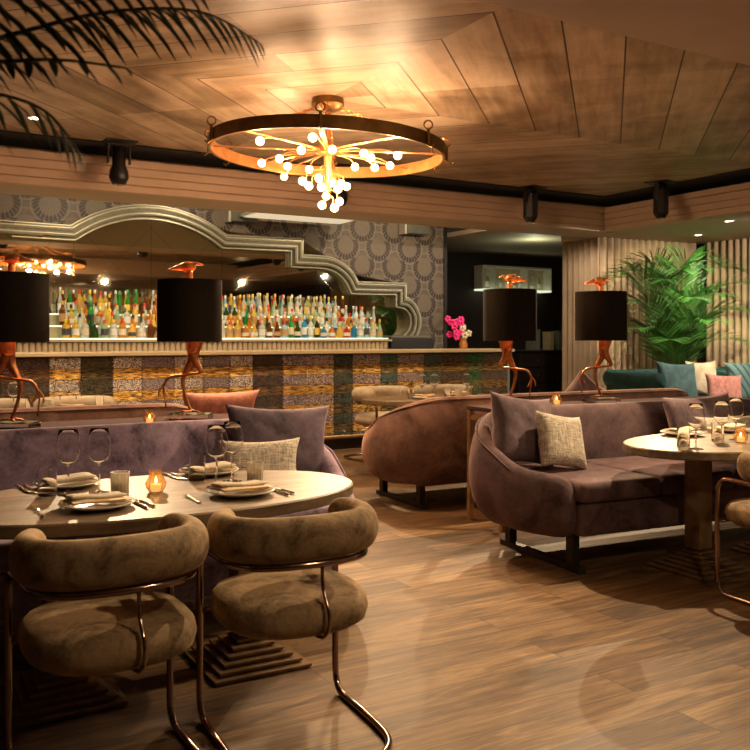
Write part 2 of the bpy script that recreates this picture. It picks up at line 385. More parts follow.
# ------------------------------------------------------------------ bar counter
bar = thing('bar_counter', 'long bar counter faced with striped silver and gold glass mosaic', 'bar', (0, 9.31, 0))
sg = {'silver': ((.72, .62, .54), (1.0, .58, .12), 1.15), 'darkbrown': ((.10, .06, .04), (.20, .10, .03), 1), 'olive': ((.10, .08, .03), (.14, .10, .03), 1),
      'violet': ((.48, .37, .38), (.9, .48, .08), .95), 'pink': ((.62, .45, .40), (.95, .55, .12), 1), 'teal': ((.18, .30, .26), (.45, .32, .08), .7),
      'tealdark': ((.10, .14, .10), (.22, .15, .05), .8), 'green': ((.06, .30, .08), (.30, .30, .08), .8), 'brown': ((.30, .20, .12), (.55, .30, .06), .6)}
MM = {k: mosaic('mosaic '+k, *v) for k, v in sg.items()}
xs = [-1.6, -1.2, -.8, -.4, 0, .4, .75, 1.07, 1.53, 1.843, 2.168, 2.473, 2.822, 3.149, 3.464, 3.74, 4.113, 4.408, 4.779, 5.038, 5.433, 5.679, 6.068, 6.329, 6.741, 7.002, 7.42]
kinds = ['silver', 'olive', 'silver', 'violet', 'silver', 'darkbrown', 'olive', 'darkbrown', 'silver', 'olive', 'silver', 'violet', 'silver', 'violet', 'silver', 'darkbrown', 'violet', 'pink', 'tealdark', 'pink', 'teal', 'pink', 'teal', 'brown', 'green', 'brown']
link('carcass', B(-1.6, 7.41, .04, .62, 0, 1.15), M['blackwood'], bar)
for i, k in enumerate(kinds):
    link('mosaic_panel', B(xs[i]+.004, xs[i+1]-.004, 0, .04, .15, 1.152, bev=.002, seg=1), MM[k], bar)
link('end_panel', B(7.412, 7.45, .0, .62, .1, 1.15), M['grey_metal'], bar)
link('counter_top', B(-1.7, 7.49, -.06, .68, 1.16, 1.20, bev=.006), M['bartop'], bar)
link('kick_plate', B(-1.6, 7.4, .06, .1, 0, .12), M['black'], bar)
link('foot_rail', T([(-1.5, -.12, .17), (7.4, -.12, .17)], .02, 10), M['brass'], bar)
for i in range(8): link('rail_bracket', T([(-1.2+i*1.22, -.12, .17), (-1.2+i*1.22, .04, .17)], .012, 8), M['brass'], bar)

# back bar: cabinet with fluted face, stepped glass shelves
bb = thing('back_bar_cabinet', 'long back bar cabinet with fluted cream face under the bottles', 'cabinet', (0, 10.9, 0))
link('body', B(-.2, 6.5, .02, .56, 0, 1.30), M['blackwood'], bb)
bm = bmesh.new()
for i in range(95):
    x = -.15+i*.07; lathe(bm, [(.034, .06), (.034, 1.29)], 8, (x, .0, 0))
link('fluted_front', bm, M['fluted'], bb, smooth=False)
link('cabinet_top', B(-.22, 6.52, -.05, .56, 1.30, 1.325), M['bartop'], bb)
sh = thing('bottle_shelf', 'glowing stepped glass bottle shelf on the back bar', 'shelf', (0, 10.9, 0))
tiers = [(.02, 1.345), (.22, 1.50), (.42, 1.65)]
for k, (y, z) in enumerate(tiers):
    link('glass_tier', B(.5, 6.46, y-.06, y+.14, z-.016, z, bev=.002, seg=1), M['shelf_glass'], sh)
    if k: link('riser', B(.5, 6.46, y-.055, y-.045, tiers[k-1][1]+.001, z-.017), M['shelf_back'], sh)
for x in (.6, 2.0, 4.2, 6.4): link('support', B(x-.01, x+.01, .34, .38, 1.3255, 1.483), M['grey_metal'], sh)

# bottles
bcols = {'clear': (.80, .84, .76), 'green': (.04, .42, .06), 'dark green': (.04, .10, .02), 'amber': (.80, .30, .03), 'golden': (.95, .68, .12), 'brown': (.22, .06, .015),
         'blue': (.05, .35, .65), 'pale green': (.50, .66, .42), 'red': (.75, .05, .03), 'pale blue': (.5, .8, .9), 'black': (.02, .02, .02)}
def bottle_mat(n, c):
    m = NT('bottle '+n); m.set(Base_Color=c, Roughness=.08, Transmission_Weight=.55 if n != 'black' else 0.0, IOR=1.3); return m.m
BM = {k: bottle_mat(k, v) for k, v in bcols.items()}
ccols = {'gold': (.75, .5, .1), 'black': (.02, .02, .02), 'silver': (.6, .6, .6), 'red': (.6, .03, .03), 'white': (.75, .72, .65), 'yellow': (.75, .7, .05), 'green': (.03, .35, .05)}
CM = {k: plain('cap '+k, v, .35, .3) for k, v in ccols.items()}
LM = {k: plain('bottle label '+k, v, .6) for k, v in {'cream': (.7, .62, .45), 'white': (.78, .78, .72), 'tan': (.5, .3, .12), 'yellow': (.75, .55, .1), 'orange': (.8, .3, .06), 'dark': (.06, .06, .07)}.items()}
profs = {
 'tall': ([(0, 0), (.036, .0), (.038, .01), (.038, .18), (.03, .205), (.014, .23), (.013, .29)], .29, .0385, (.05, .15)),
 'round': ([(0, 0), (.045, .0), (.052, .02), (.052, .09), (.04, .13), (.016, .16), (.015, .20)], .20, .0525, (.03, .085)),
 'square': ([(0, 0), (.044, .0), (.046, .01), (.046, .15), (.03, .17), (.016, .18), (.016, .22)], .22, .0465, (.04, .12)),
 'slim': ([(0, 0), (.029, .0), (.030, .01), (.028, .17), (.013, .24), (.012, .31)], .31, .0302, (.05, .13)),
 'flask': ([(0, 0), (.040, .0), (.044, .03), (.040, .12), (.016, .19), (.015, .26)], .26, .0445, (.035, .09)),
 'decanter': ([(0, 0), (.05, .0), (.052, .01), (.048, .10), (.018, .15), (.018, .17)], .17, .0522, (.03, .08)),
}
mesh_cache = {}
def bottle_parts(kind):
    if kind in mesh_cache: return mesh_cache[kind]
    pr, top, lr, (l0, l1) = profs[kind]; n = 4 if kind == 'square' else 14
    res = []
    for nm, prof, nn in (('body', pr, 14), ('cap', [(.0165, top-.03), (.0165, top+.012), (.012, top+.018), (0, top+.018)], 12), ('label', [(lr+.0008, l0), (lr+.0008, l1)], 14)):
        b = bmesh.new(); lathe(b, prof, nn, cap0=(nm != 'label'), cap1=(nm != 'label'))
        me = bpy.data.meshes.new('bottle_'+nm); bmesh.ops.recalc_face_normals(b, faces=b.faces); b.to_mesh(b and me); b.free()
        for p in me.polygons: p.use_smooth = True
        me.set_sharp_from_angle(angle=.7); res.append((nm, me))
    mesh_cache[kind] = res; return res
def mk_bottle(kind, colr, cap, lab, x, y, z, label, group, sc=1):
    t = thing('bottle', label, 'bottle', (x, y, z), random.uniform(-.4, .4), group); t.scale = (sc, sc, sc)
    for nm, me in bottle_parts(kind):
        if nm == 'label' and lab is None: continue
        o = bpy.data.objects.new(nm, me); COL.objects.link(o); o.parent = t
        if not me.materials: me.materials.append(None)
        o.material_slots[0].link = 'OBJECT'
        o.material_slots[0].material = BM[colr] if nm == 'body' else CM[cap] if nm == 'cap' else LM[lab]
    return t
ordn = ['first','second','third','fourth','fifth','sixth','seventh','eighth','ninth','tenth','eleventh','twelfth','thirteenth','fourteenth','fifteenth','sixteenth','seventeenth','eighteenth','nineteenth','twentieth']
def ordw(i, n):
    if i < 20: return ordn[i]+' from the left'
    j = n-1-i
    if j < 20: return ordn[j]+' from the right'
    return 'twenty-'+ordn[i-20]+' from the left'
def ordw2(i, n):
    return ordn[i]+' from the left' if i <= n//2 else ordn[n-1-i]+' from the right'
rows_spec = {  # colour plans left to right, lower / middle / upper tier
 0: [('golden','square'),('golden','square'),('clear','square'),('dark green','decanter'),('pale green','square'),('clear','square'),('amber','square'),('golden','decanter'),('clear','decanter'),('brown','square'),('amber','round'),('brown','square'),('dark green','tall'),('golden','square'),('amber','flask'),('brown','slim'),('golden','flask'),('amber','square'),('clear','tall'),('golden','square'),('golden','square'),('amber','decanter'),('golden','decanter'),('clear','square'),('brown','flask'),('brown','flask'),('pale blue','square'),('green','tall'),('dark green','flask'),('blue','tall'),('clear','tall'),('black','tall'),('blue','decanter'),('amber','decanter'),('golden','decanter'),('red','decanter'),('blue','square'),('clear','square'),('pale blue','tall'),('clear','square'),('pale green','flask')],
 1: [('brown','tall'),('golden','flask'),('clear','round'),('green','tall'),('amber','square'),('golden','tall'),('pale green','flask'),('clear','square'),('golden','tall'),('brown','slim'),('amber','round'),('golden','slim'),('clear','tall'),('red','square'),('brown','tall'),('amber','flask'),('clear','slim'),('golden','round'),('amber','square'),('pale green','flask'),('amber','round'),('golden','square'),('green','flask'),('golden','tall'),('clear','square'),('golden','flask'),('clear','square'),('amber','round'),('amber','round'),('clear','flask'),('pale green','square'),('pale green','tall'),('clear','tall'),('pale blue','tall'),('clear','tall'),('red','round'),('amber','round'),('clear','tall'),('clear','tall'),('pale green','tall'),('clear','slim')],
 2: [('clear','slim'),('green','tall'),('golden','tall'),('pale green','tall'),('golden','tall'),('brown','flask'),('green','slim'),('green','slim'),('green','slim'),('brown','tall'),('clear','slim'),('clear','slim'),('amber','tall'),('golden','slim'),('pale green','slim'),('clear','slim'),('brown','slim'),('clear','slim'),('clear','slim'),('pale blue','flask'),('clear','flask'),('clear','tall'),('clear','tall'),('clear','slim'),('clear','slim'),('pale green','flask'),('pale blue','slim'),('clear','tall'),('clear','tall'),('pale green','tall'),('clear','tall'),('clear','tall'),('clear','tall'),('clear','slim'),('brown','slim')],
}
rb = random.Random(3)
tn = ['lower', 'middle', 'upper']
for k in range(3):
    y, z = tiers[k]; L = rows_spec[k]; n = len(L); xa, xb = 1.93, 6.40 if k < 2 else 6.0
    wd = [2*profs[kd][2] for c_, kd in L]; gap = (xb-xa-sum(wd))/n; xc = xa
    for i, (c_, kd) in enumerate(L):
        x = xc+wd[i]/2+gap/2+rb.uniform(-.25, .25)*max(0, gap); xc += wd[i]+gap
        cap = {'clear': rb.choice(['gold', 'silver', 'white', 'gold']), 'green': 'green', 'golden': rb.choice(['red', 'gold', 'yellow', 'black'])}.get(c_, rb.choice(['gold', 'black', 'silver', 'red']))
        if k == 2 and i in (2,): cap = 'red'
        if k == 2 and i in (3,): cap = 'yellow'
        lab = rb.choice(['cream', 'white', 'tan', 'yellow', 'cream', 'dark', None]) if c_ != 'clear' else rb.choice(['white', 'cream', None, 'white', 'orange'])
        mk_bottle(kd, c_, cap, lab, x, 10.9+y+rb.uniform(-.006, .0), z+.0005, f'{c_} bottle, {cap} cap, {ordw(i, n)}, front row, {tn[k]} shelf tier', 'bottles on the back bar', rb.uniform(.92, 1.0))
for k in range(3):
    y, z = tiers[k]; n = [34, 36, 30][k]; xa, xb = 1.97, 6.38 if k < 2 else 5.9
    for i in range(n):
        c_ = rb.choice(['amber', 'golden', 'brown', 'dark green', 'clear', 'amber', 'golden', 'clear', 'pale green', 'brown'] if i < n*.62 else ['clear', 'pale blue', 'clear', 'pale green', 'golden', 'clear', 'amber'])
        cap = rb.choice(['gold', 'black', 'silver', 'red', 'white']); kd = rb.choice(['tall', 'slim', 'tall', 'slim', 'flask'])
        mk_bottle(kd, c_, cap, rb.choice(['cream', 'white', 'tan', 'dark', 'orange']), xa+(xb-xa)*(i+.5)/n, 10.9+y+.09, z+.0005, f'{c_} bottle, {cap} cap, {ordw2(i, n)}, rear row, {tn[k]} shelf tier', 'bottles on the back bar', rb.uniform(.92, 1.0))
# small black equipment case at the end of the back bar
cs = thing('equipment_case', 'low black case at the right end of the back bar', 'case', (6.95, 11.15, 1.18))
link('case_stand', B(-.42, .42, -.25, .25, -1.18, 0), M['blackwood'], cs)
bm = B(-.38, .38, -.18, .2, .0, .16, bev=.02); link('case_body', bm, M['black'], cs)
link('case_lid', B(-.36, .28, -.16, .18, .16, .2, bev=.015), M['grey_metal'], cs)

# ------------------------------------------------------------------ mirror + frame
def arc(cx, cz, rx, rz, a0, a1, n):
    return [(cx+rx*math.cos(math.radians(a0+(a1-a0)*i/n)), cz+rz*math.sin(math.radians(a0+(a1-a0)*i/n))) for i in range(n+1)]
right = []
R_ = (1.04**2+.335**2)/(2*.335); a_ = math.degrees(math.asin(1.04/R_))
right += [(3.19+R_*math.sin(math.radians(a_*i/10)), 3.115-R_+R_*math.cos(math.radians(a_*i/10))) for i in range(11)]
right += [(5.40, 2.79), (5.40, 2.56)]
right += arc(5.70, 1.98, .66, .58, 90, 22, 10)
right += [(7.17, 2.20), (7.17, 1.98)]
right += arc(7.02, 1.60, .42, .42, 62, -55, 12)
right += [(7.17, 1.15)]
left = [(6.38-x, z) for x, z in reversed(right[1:])]
outline = left+right
def sweep2d(path, prof, y0, name, mat, parent):
    bm = bmesh.new(); rows = []; N = len(path)
    for i, (x, z) in enumerate(path):
        p = Vector((x, z)); a = Vector(path[max(i-1, 0)]); b = Vector(path[min(i+1, N-1)])
        d1 = (p-a).normalized() if i else (b-p).normalized(); d2 = (b-p).normalized() if i < N-1 else d1
        n1, n2 = Vector((d1.y, -d1.x)), Vector((d2.y, -d2.x)); nn = (n1+n2).normalized(); k = 1/max(.45, nn.dot(n1))
        rows.append([bm.verts.new((p.x+nn.x*o*k, y0-d, p.y+nn.y*o*k)) for o, d in prof])
    for a, b in zip(rows, rows[1:]):
        for j in range(len(prof)-1): bm.faces.new((a[j], a[j+1], b[j+1], b[j]))
    return link(name, bm, mat, parent)
mir = thing('bar_mirror', 'wide mirror in a stepped arched silver frame above the bottles', 'mirror', (0, WALL-.15, 0))
prof = [(0, -.145), (0, .05), (.035, .05), (.035, .09), (.075, .09), (.075, .065), (.115, .065), (.115, .10), (.15, .10), (.15, .04), (.19, .04), (.19, -.145)]
sweep2d(outline, prof, -.004, 'frame', M['frame'], mir)
for o_, d_ in ((.004, .052), (.04, .094), (.12, .104), (.185, .045)):
    sweep2d(outline, [(o_-.008, d_-.006), (o_-.004, d_+.006), (o_+.006, d_+.006), (o_+.010, d_-.006)], -.004, 'bead', M['frame_hi'], mir)
inner = []
bm = bmesh.new(); vs = [bm.verts.new((x, .030*(x-3.19)-.003, z)) for x, z in outline]
f = bm.faces.new(vs); bmesh.ops.triangulate(bm, faces=[f]); 
# drop the glass a little inside the frame's outer edge
link('mirror_glass', bm, M['mirror'], mir)

# wall speakers, ceiling light panel
for x0, lab in ((4.28, 'grey green wall speaker above the mirror beside the lit panel'), (7.17, 'dark wall speaker near the right edge of the patterned wallpaper'), (.55, 'dark wall speaker at the far left above the mirror')):
    t = thing('wall_speaker', lab, 'speaker', (x0+.22, WALL-.001, 2.98), 0, 'speakers above the mirror')
    link('cabinet', B(-.2, .2, -.2, 0, 0, .2, bev=.01), M['grey_metal'], t); link('bracket', B(-.235, -.2, -.18, 0, -.01, .21), M['white_edge'], t)
lp = thing('light_panel', 'glowing flat ceiling light panel over the back bar', 'light', (5.0, 10.9, 3.03))
link('panel_frame', B(-.6, .95, -.4, .5, .002, .04), M['white_edge'], lp); link('diffuser', B(-.57, .92, -.38, .47, -.008, .002), M['lightpanel'], lp)
for x in (-.5, .85): link('hanger', T([(x, 0, .03), (x, 0, .27)], .006, 6), M['black'], lp)

# ------------------------------------------------------------------ chandelier
ch = thing('chandelier', 'huge bronze ring chandelier with glowing globe bulbs hanging from the ceiling', 'chandelier', (CS, CTc, 3.15))
RZ = -.385
view = Matrix.Rotation(-TH, 4, 'Z')  # camera-aligned frame for the slight tilt
tilt = Matrix.Rotation(math.radians(2.2), 4, view @ Vector((0, 1, 0)))
def tl(p): return tilt @ (Vector(p)-Vector((0, 0, RZ)))+Vector((0, 0, RZ))
def band(r0, r1, z0, z1, name, mat):
    bm = bmesh.new(); lathe(bm, [(r0, z0), (r1, z0), (r1, z1), (r0, z1), (r0, z0)], 96, (0, 0, RZ), False, False)
    bmesh.ops.remove_doubles(bm, verts=bm.verts, dist=1e-5)
    bmesh.ops.transform(bm, matrix=Matrix.Translation((0, 0, RZ)) @ tilt @ Matrix.Translation((0, 0, -RZ)), verts=bm.verts)
    return link(name, bm, mat, ch)
band(.872, .885, -.045, .045, 'outer_band', M['bronze']); band(.86, .8715, -.043, .043, 'inner_band', M['gilt'])
link('canopy', lathe(bmesh.new(), [(0, 0), (.12, 0), (.125, -.05), (.10, -.075), (.05, -.10), (0, -.10)], 28), M['bronze'], ch, smooth=True, auto=.6)
link('stem', lathe(bmesh.new(), [(0, -.09), (.025, -.09), (.02, -.13), (.03, -.15), (.014, -.18), (.014, -.34), (.09, -.36), (.09, -.41), (.03, -.43), (.02, -.70), (0, -.72)], 18), M['gilt'], ch, smooth=True, auto=.6)
for k in range(8):
    a = k*PI/4+.25; e = tl((.862*math.cos(a), .862*math.sin(a), RZ)); s_ = Vector((.07*math.cos(a), .07*math.sin(a), RZ))
    link('spoke', T([s_, e], .011, 6, sx=1.6, sz=.6), M['gilt'], ch)
camr = view @ Vector((1, 0, 0)); camf = view @ Vector((0, 1, 0))
for k, a in enumerate([PI, 0, 1.15*PI, -.2*PI, .5*PI, .86*PI, .12*PI, -PI/2]):
    d = camr*math.cos(a)+camf*math.sin(a); p = tl(d*.895+Vector((0, 0, RZ)))
    bm = T([p+Vector((0, 0, -.05)), p+Vector((0, 0, .06))], .012, 6)
    pts = [p+Vector((0, 0, .09))+d*0.03*math.cos(q)*.0+camr*.03*math.cos(q)+Vector((0, 0, .03*math.sin(q))) for q in [i*PI/6 for i in range(12)]]
    tube(bm, pts, .006, 6, closed=True); tube(bm, [p+Vector((0, 0, -.05)), p+d*.03+Vector((0, 0, -.07)), p+d*.05+Vector((0, 0, -.05))], .006, 6)
    link('hook', bm, M['bronze'], ch)
def chain(p0, p1, sag, n):
    bm = bmesh.new(); P = [Vector(p0).lerp(Vector(p1), i/n)-Vector((0, 0, sag*4*(i/n)*(1-i/n))) for i in range(n+1)]
    for i in range(n):
        c = (P[i]+P[i+1])/2; t = (P[i+1]-P[i]).normalized(); u = t.cross(Vector((0, 0, 1))).normalized(); w = u if i % 2 else u.cross(t)
        L = (P[i+1]-P[i]).length*.72
        tube(bm, [c+t*L*math.cos(q)+w*.014*math.sin(q) for q in [j*PI/5 for j in range(10)]], .0035, 5, closed=True)
    return bm
for a in (PI*1.02, -.02*PI, .5*PI, -.5*PI):
    d = camr*math.cos(a)+camf*math.sin(a)
    link('chain', chain(Vector((0, 0, -.07))+d*.09, tl(d*.9+Vector((0, 0, RZ+.1))), .03, 26), M['gilt'], ch)
bl = [(173,147),(325,137),(292,174),(382,172),(229,198),(178,211),(253,220),(243,250),(315,229),(473,183),(493,195),(570,189),(447,222),(504,224),(548,218),
      (296,263),(314,277),(343,255),(350,280),(381,268),(407,270),(423,278),(398,286),(352,332),(388,340),(402,322),(364,306)]
bmB = bmesh.new(); sphere(bmB, (0, 0, 0), .030, 16, 10); bulb_me = None
Yc = CS*ST+CTc*CT; Xc = CS*CT-CTc*ST
bulb_pos = []
for i, (u, v) in enumerate(bl):
    px, py = 200+u/2.885, 90+v/2.885
    if v < 254: z = 2.715; Y = (z-EYE)*FPX/(337-py)
    else: Y = Yc+random.uniform(-.10, .10); z = EYE+(337-py)*Y/FPX
    X = (px-375)/FPX*Y
    bulb_pos.append(Vector((X*CT+Y*ST-CS, -X*ST+Y*CT-CTc, z-3.15)))
for i, p in enumerate(bulb_pos):
    rr = Vector((p.x, p.y, 0)); start = rr*.12+Vector((0, 0, min(-.38, p.z+.10 if p.z < -.5 else -.40))); 
    mid = rr*.75+Vector((0, 0, start.z*.5+p.z*.5+.03))
    br = link('branch', T(smoothpath([start, mid, p+Vector((0, 0, .02))-rr.normalized()*.025], 4), .006, 6), M['gilt'], ch)
    if bulb_me is None:
        b = link('bulb', bmB, M['bulb'], br, smooth=True); bulb_me = b.data
    else:
        b = bpy.data.objects.new('bulb', bulb_me); COL.objects.link(b); b.parent = br
    b.location = p

# ------------------------------------------------------------------ black hanging spots and recessed downlights
def can(x, y, zt, zb, rot, label, ball=False):
    t = thing('ceiling_spotlight', label, 'spotlight', (x, y, 3.15), rot, 'black spotlights hanging at the tray edge')
    link('mount_plate', B(-.14, .14, -.14, .14, -.012, 0), M['black'], t)
    bm = bmesh.new(); box(bm, -.105, -.092, -.02, .02, -.2, -.03); box(bm, .092, .105, -.02, .02, -.2, -.03); box(bm, -.105, .105, -.02, .02, -.03, -.012); link('yoke', bm, M['black'], t)
    h0, h1 = zt-3.15, zb-3.15
    pr = [(0, h0), (.07, h0), (.09, h0-.04), (.09, h1+.07), (.055, h1+.02), (.03, h1), (0, h1)] if not ball else [(0, h0), (.06, h0), (.06, h0-.16), (.085, h1+.12), (.09, h1+.06), (.06, h1), (0, h1)]
    link('housing', lathe(bmesh.new(), pr, 12 if ball else 8), M['black'], t, smooth=ball)
    link('bezel', lathe(bmesh.new(), [(.03, h1-.003), (.045, h1+.006), (.045, h1+.012)], 16), M['steel'], t)
can(1.94, 8.1, 3.10, 2.76, 0, 'black hanging spotlight left of the chandelier', True)
can(4.22, 8.1, 3.06, 2.74, 0, 'black hanging spotlight behind the chandelier bulbs', True)
can(6.80, 8.1, 3.10, 2.72, .3, 'black hanging spotlight just left of the cornice corner')
can(7.88, 7.08, 3.10, 2.72, .3, 'black hanging spotlight right of the cornice corner')
def downlight(x, y, z, label):
    t = thing('recessed_downlight', label, 'downlight', (x, y, z), 0, 'small recessed downlights')
    link('trim_ring', lathe(bmesh.new(), [(.05, -.004), (.065, -.004), (.065, 0), (.05, 0), (.05, -.004)], 24, cap0=False, cap1=False), M['white_edge'], t)
    link('lens', lathe(bmesh.new(), [(0, -.001), (.045, -.001)], 24, cap0=False, cap1=False), M['downlight'], t)
downlight(9.06, 7.08, 2.779, 'bright recessed downlight in the soffit at the right edge')
downlight(9.93, 8.26, 2.779, 'recessed downlight in the soffit above the palm')
downlight(1.13, 7.55, 3.149, 'small recessed downlight in the wooden ceiling at the left')
downlight(2.3, 11.2, 3.299, 'recessed downlight over the back bar left of the arch')
downlight(4.0, 11.2, 3.299, 'recessed downlight over the back bar right of the arch')

# ------------------------------------------------------------------ sofas
def sofa(name, label, L, D, H, loc, rotz, mat, mat_seat, arm_h=.56, ncush=3, rail_z=.17):
    """local: back towards +y, open front towards -y, x along the length"""
    t = thing(name, label, 'sofa', loc, rotz)
    hx, hy, rc = L/2, D/2, .42
    path = []      # plan path from left arm front round the back to right arm front
    path += [(-hx+.22, -hy, 0), (-hx+.12, -hy+.19, .05), (-hx+.03, -hy+.38, .15)]
    cx, cy = -hx+rc, hy-rc
    for i in range(9):
        a = PI-i*PI/16; path.append((cx+rc*math.cos(a), cy+rc*math.sin(a), .45+.5*i/8))
    for i in range(1, 6): path.append((-hx+rc+(L-2*rc)*i/6, hy, 1))
    for i in range(9):
        a = PI/2-i*PI/16; path.append((hx-rc+rc*math.cos(a), cy+rc*math.sin(a), .95-.5*i/8))
    path += [(hx-.03, -hy+.38, .15), (hx-.12, -hy+.19, .05), (hx-.22, -hy, 0)]
    # insert extra smoothing in height with an ease
    zb = .17
    prof = [(.20, 0.0), (.085, .10), (.02, .30), (0, .55), (.015, .78), (.045, .93), (.075, 1.0), (.115, 1.0), (.145, .95), (.16, .80), (.17, .45), (.18, .12), (.20, 0.0)]
    bm = bmesh.new(); rows = []; N = len(path)
    for i, (x, y, u) in enumerate(path):
        a = Vector(path[max(i-1, 0)][:2]); b = Vector(path[min(i+1, N-1)][:2]); d = (b-a).normalized(); n = Vector((d.y, -d.x))  # inward
        top = arm_h+(H-arm_h)*(u*u*(3-2*u))
        rows.append([bm.verts.new((x+n.x*o, y+n.y*o, zb+(top-zb)*k)) for o, k in prof[:-1]])
    m_ = len(prof)-1
    for a, b in zip(rows, rows[1:]):
        for j in range(m_): bm.faces.new((a[j], a[(j+1) % m_], b[(j+1) % m_], b[j]))
    bm.faces.new(rows[0]); bm.faces.new(rows[-1])
    sh_ = link('shell', bm, mat, t, smooth=True); subd(sh_, 2)
    # top piping
    pp = []
    for i, (x, y, u) in enumerate(path):
        a = Vector(path[max(i-1, 0)][:2]); b = Vector(path[min(i+1, N-1)][:2]); d = (b-a).normalized(); n = Vector((d.y, -d.x))
        top = arm_h+(H-arm_h)*(u*u*(3-2*u)); pp.append((x+n.x*.055, y+n.y*.055, zb+(top-zb)*.965))
    link('piping', T(smoothpath(pp[2:-2], 4), .006, 6), mat, t, smooth=True)
    link('seat_base', B(-hx+.33, hx-.33, -hy+.03, hy-.2, rail_z, .41, bev=.03, seg=3), mat_seat, t)
    w = (L-.62)/ncush
    for k in range(ncush):
        x0 = -hx+.31+k*w
        c = link('seat_cushion', B(x0+.004, x0+w-.004, -hy+.0, hy-.22, .412, .53, bev=.045, seg=4), mat_seat, t, smooth=True)
    for x in (-hx+.36, hx-.36):
        bm = bmesh.new(); box(bm, x-.025, x+.025, -hy+.12, -hy+.18, .02, .27); box(bm, x-.025, x+.025, hy-.28, hy-.22, .02, .27); box(bm, x-.025, x+.025, -hy+.06, hy-.16, 0, .035)
        link('sled_leg', bm, M['blackwood'], t)
    return t
# left foreground sofa (faces the camera), local -y = -t
sofa('curved_sofa', 'mauve velvet curved sofa behind the left oval table', 3.3, 1.02, .90, (.66, 4.27, 0), math.radians(1), M['velvet_purple'], M['velvet_purple'], .58, 3)
sofa('curved_sofa', 'rose brown velvet curved sofa backing onto the left console, seen over the mauve one', 3.3, 1.0, .915, (.5, 6.28, 0), PI, M['velvet_pink'], M['velvet_pink'], .58, 3)
sofa('curved_sofa', 'plum velvet curved sofa with two cushions at its rounded left arm', 3.0, 1.04, .895, (4.69, 4.09, 0), math.radians(-5), M['velvet_plum'], M['velvet_plum'], .565, 4, .215)
sofa('curved_sofa', 'rose brown velvet curved sofa seen from behind near the bar', 3.4, 1.02, .895, (5.12, 6.05, 0), PI+math.radians(-2), M['velvet_pink'], M['velvet_pink'], .60, 3)

# consoles between the back-to-back sofas
def console(label, loc, rotz, L, W, Hh):
    t = thing('console_table', label, 'console table', loc, rotz)
    link('top', B(-L/2, L/2, -W/2, W/2, Hh-.03, Hh, bev=.004), M['console_top'], t)
    for x in (-L/2+.02, L/2-.02):
        for y in (-W/2+.02, W/2-.02): link('leg', B(x-.02, x+.02, y-.02, y+.02, 0, Hh-.031, bev=.003), M['brass'], t)
    for x in (-L/2+.02, L/2-.02): link('stretcher', B(x-.015, x+.015, -W/2+.04, W/2-.04, Hh-.10, Hh-.07), M['brass'], t)
console('narrow dark console holding lamps between the two left sofas', (.6, 5.28, 0), 0, 2.9, .5, .85)
console('narrow brass legged console between the two right sofas', (5.05, 4.96, 0), math.radians(-4), 2.5, .46, .85)

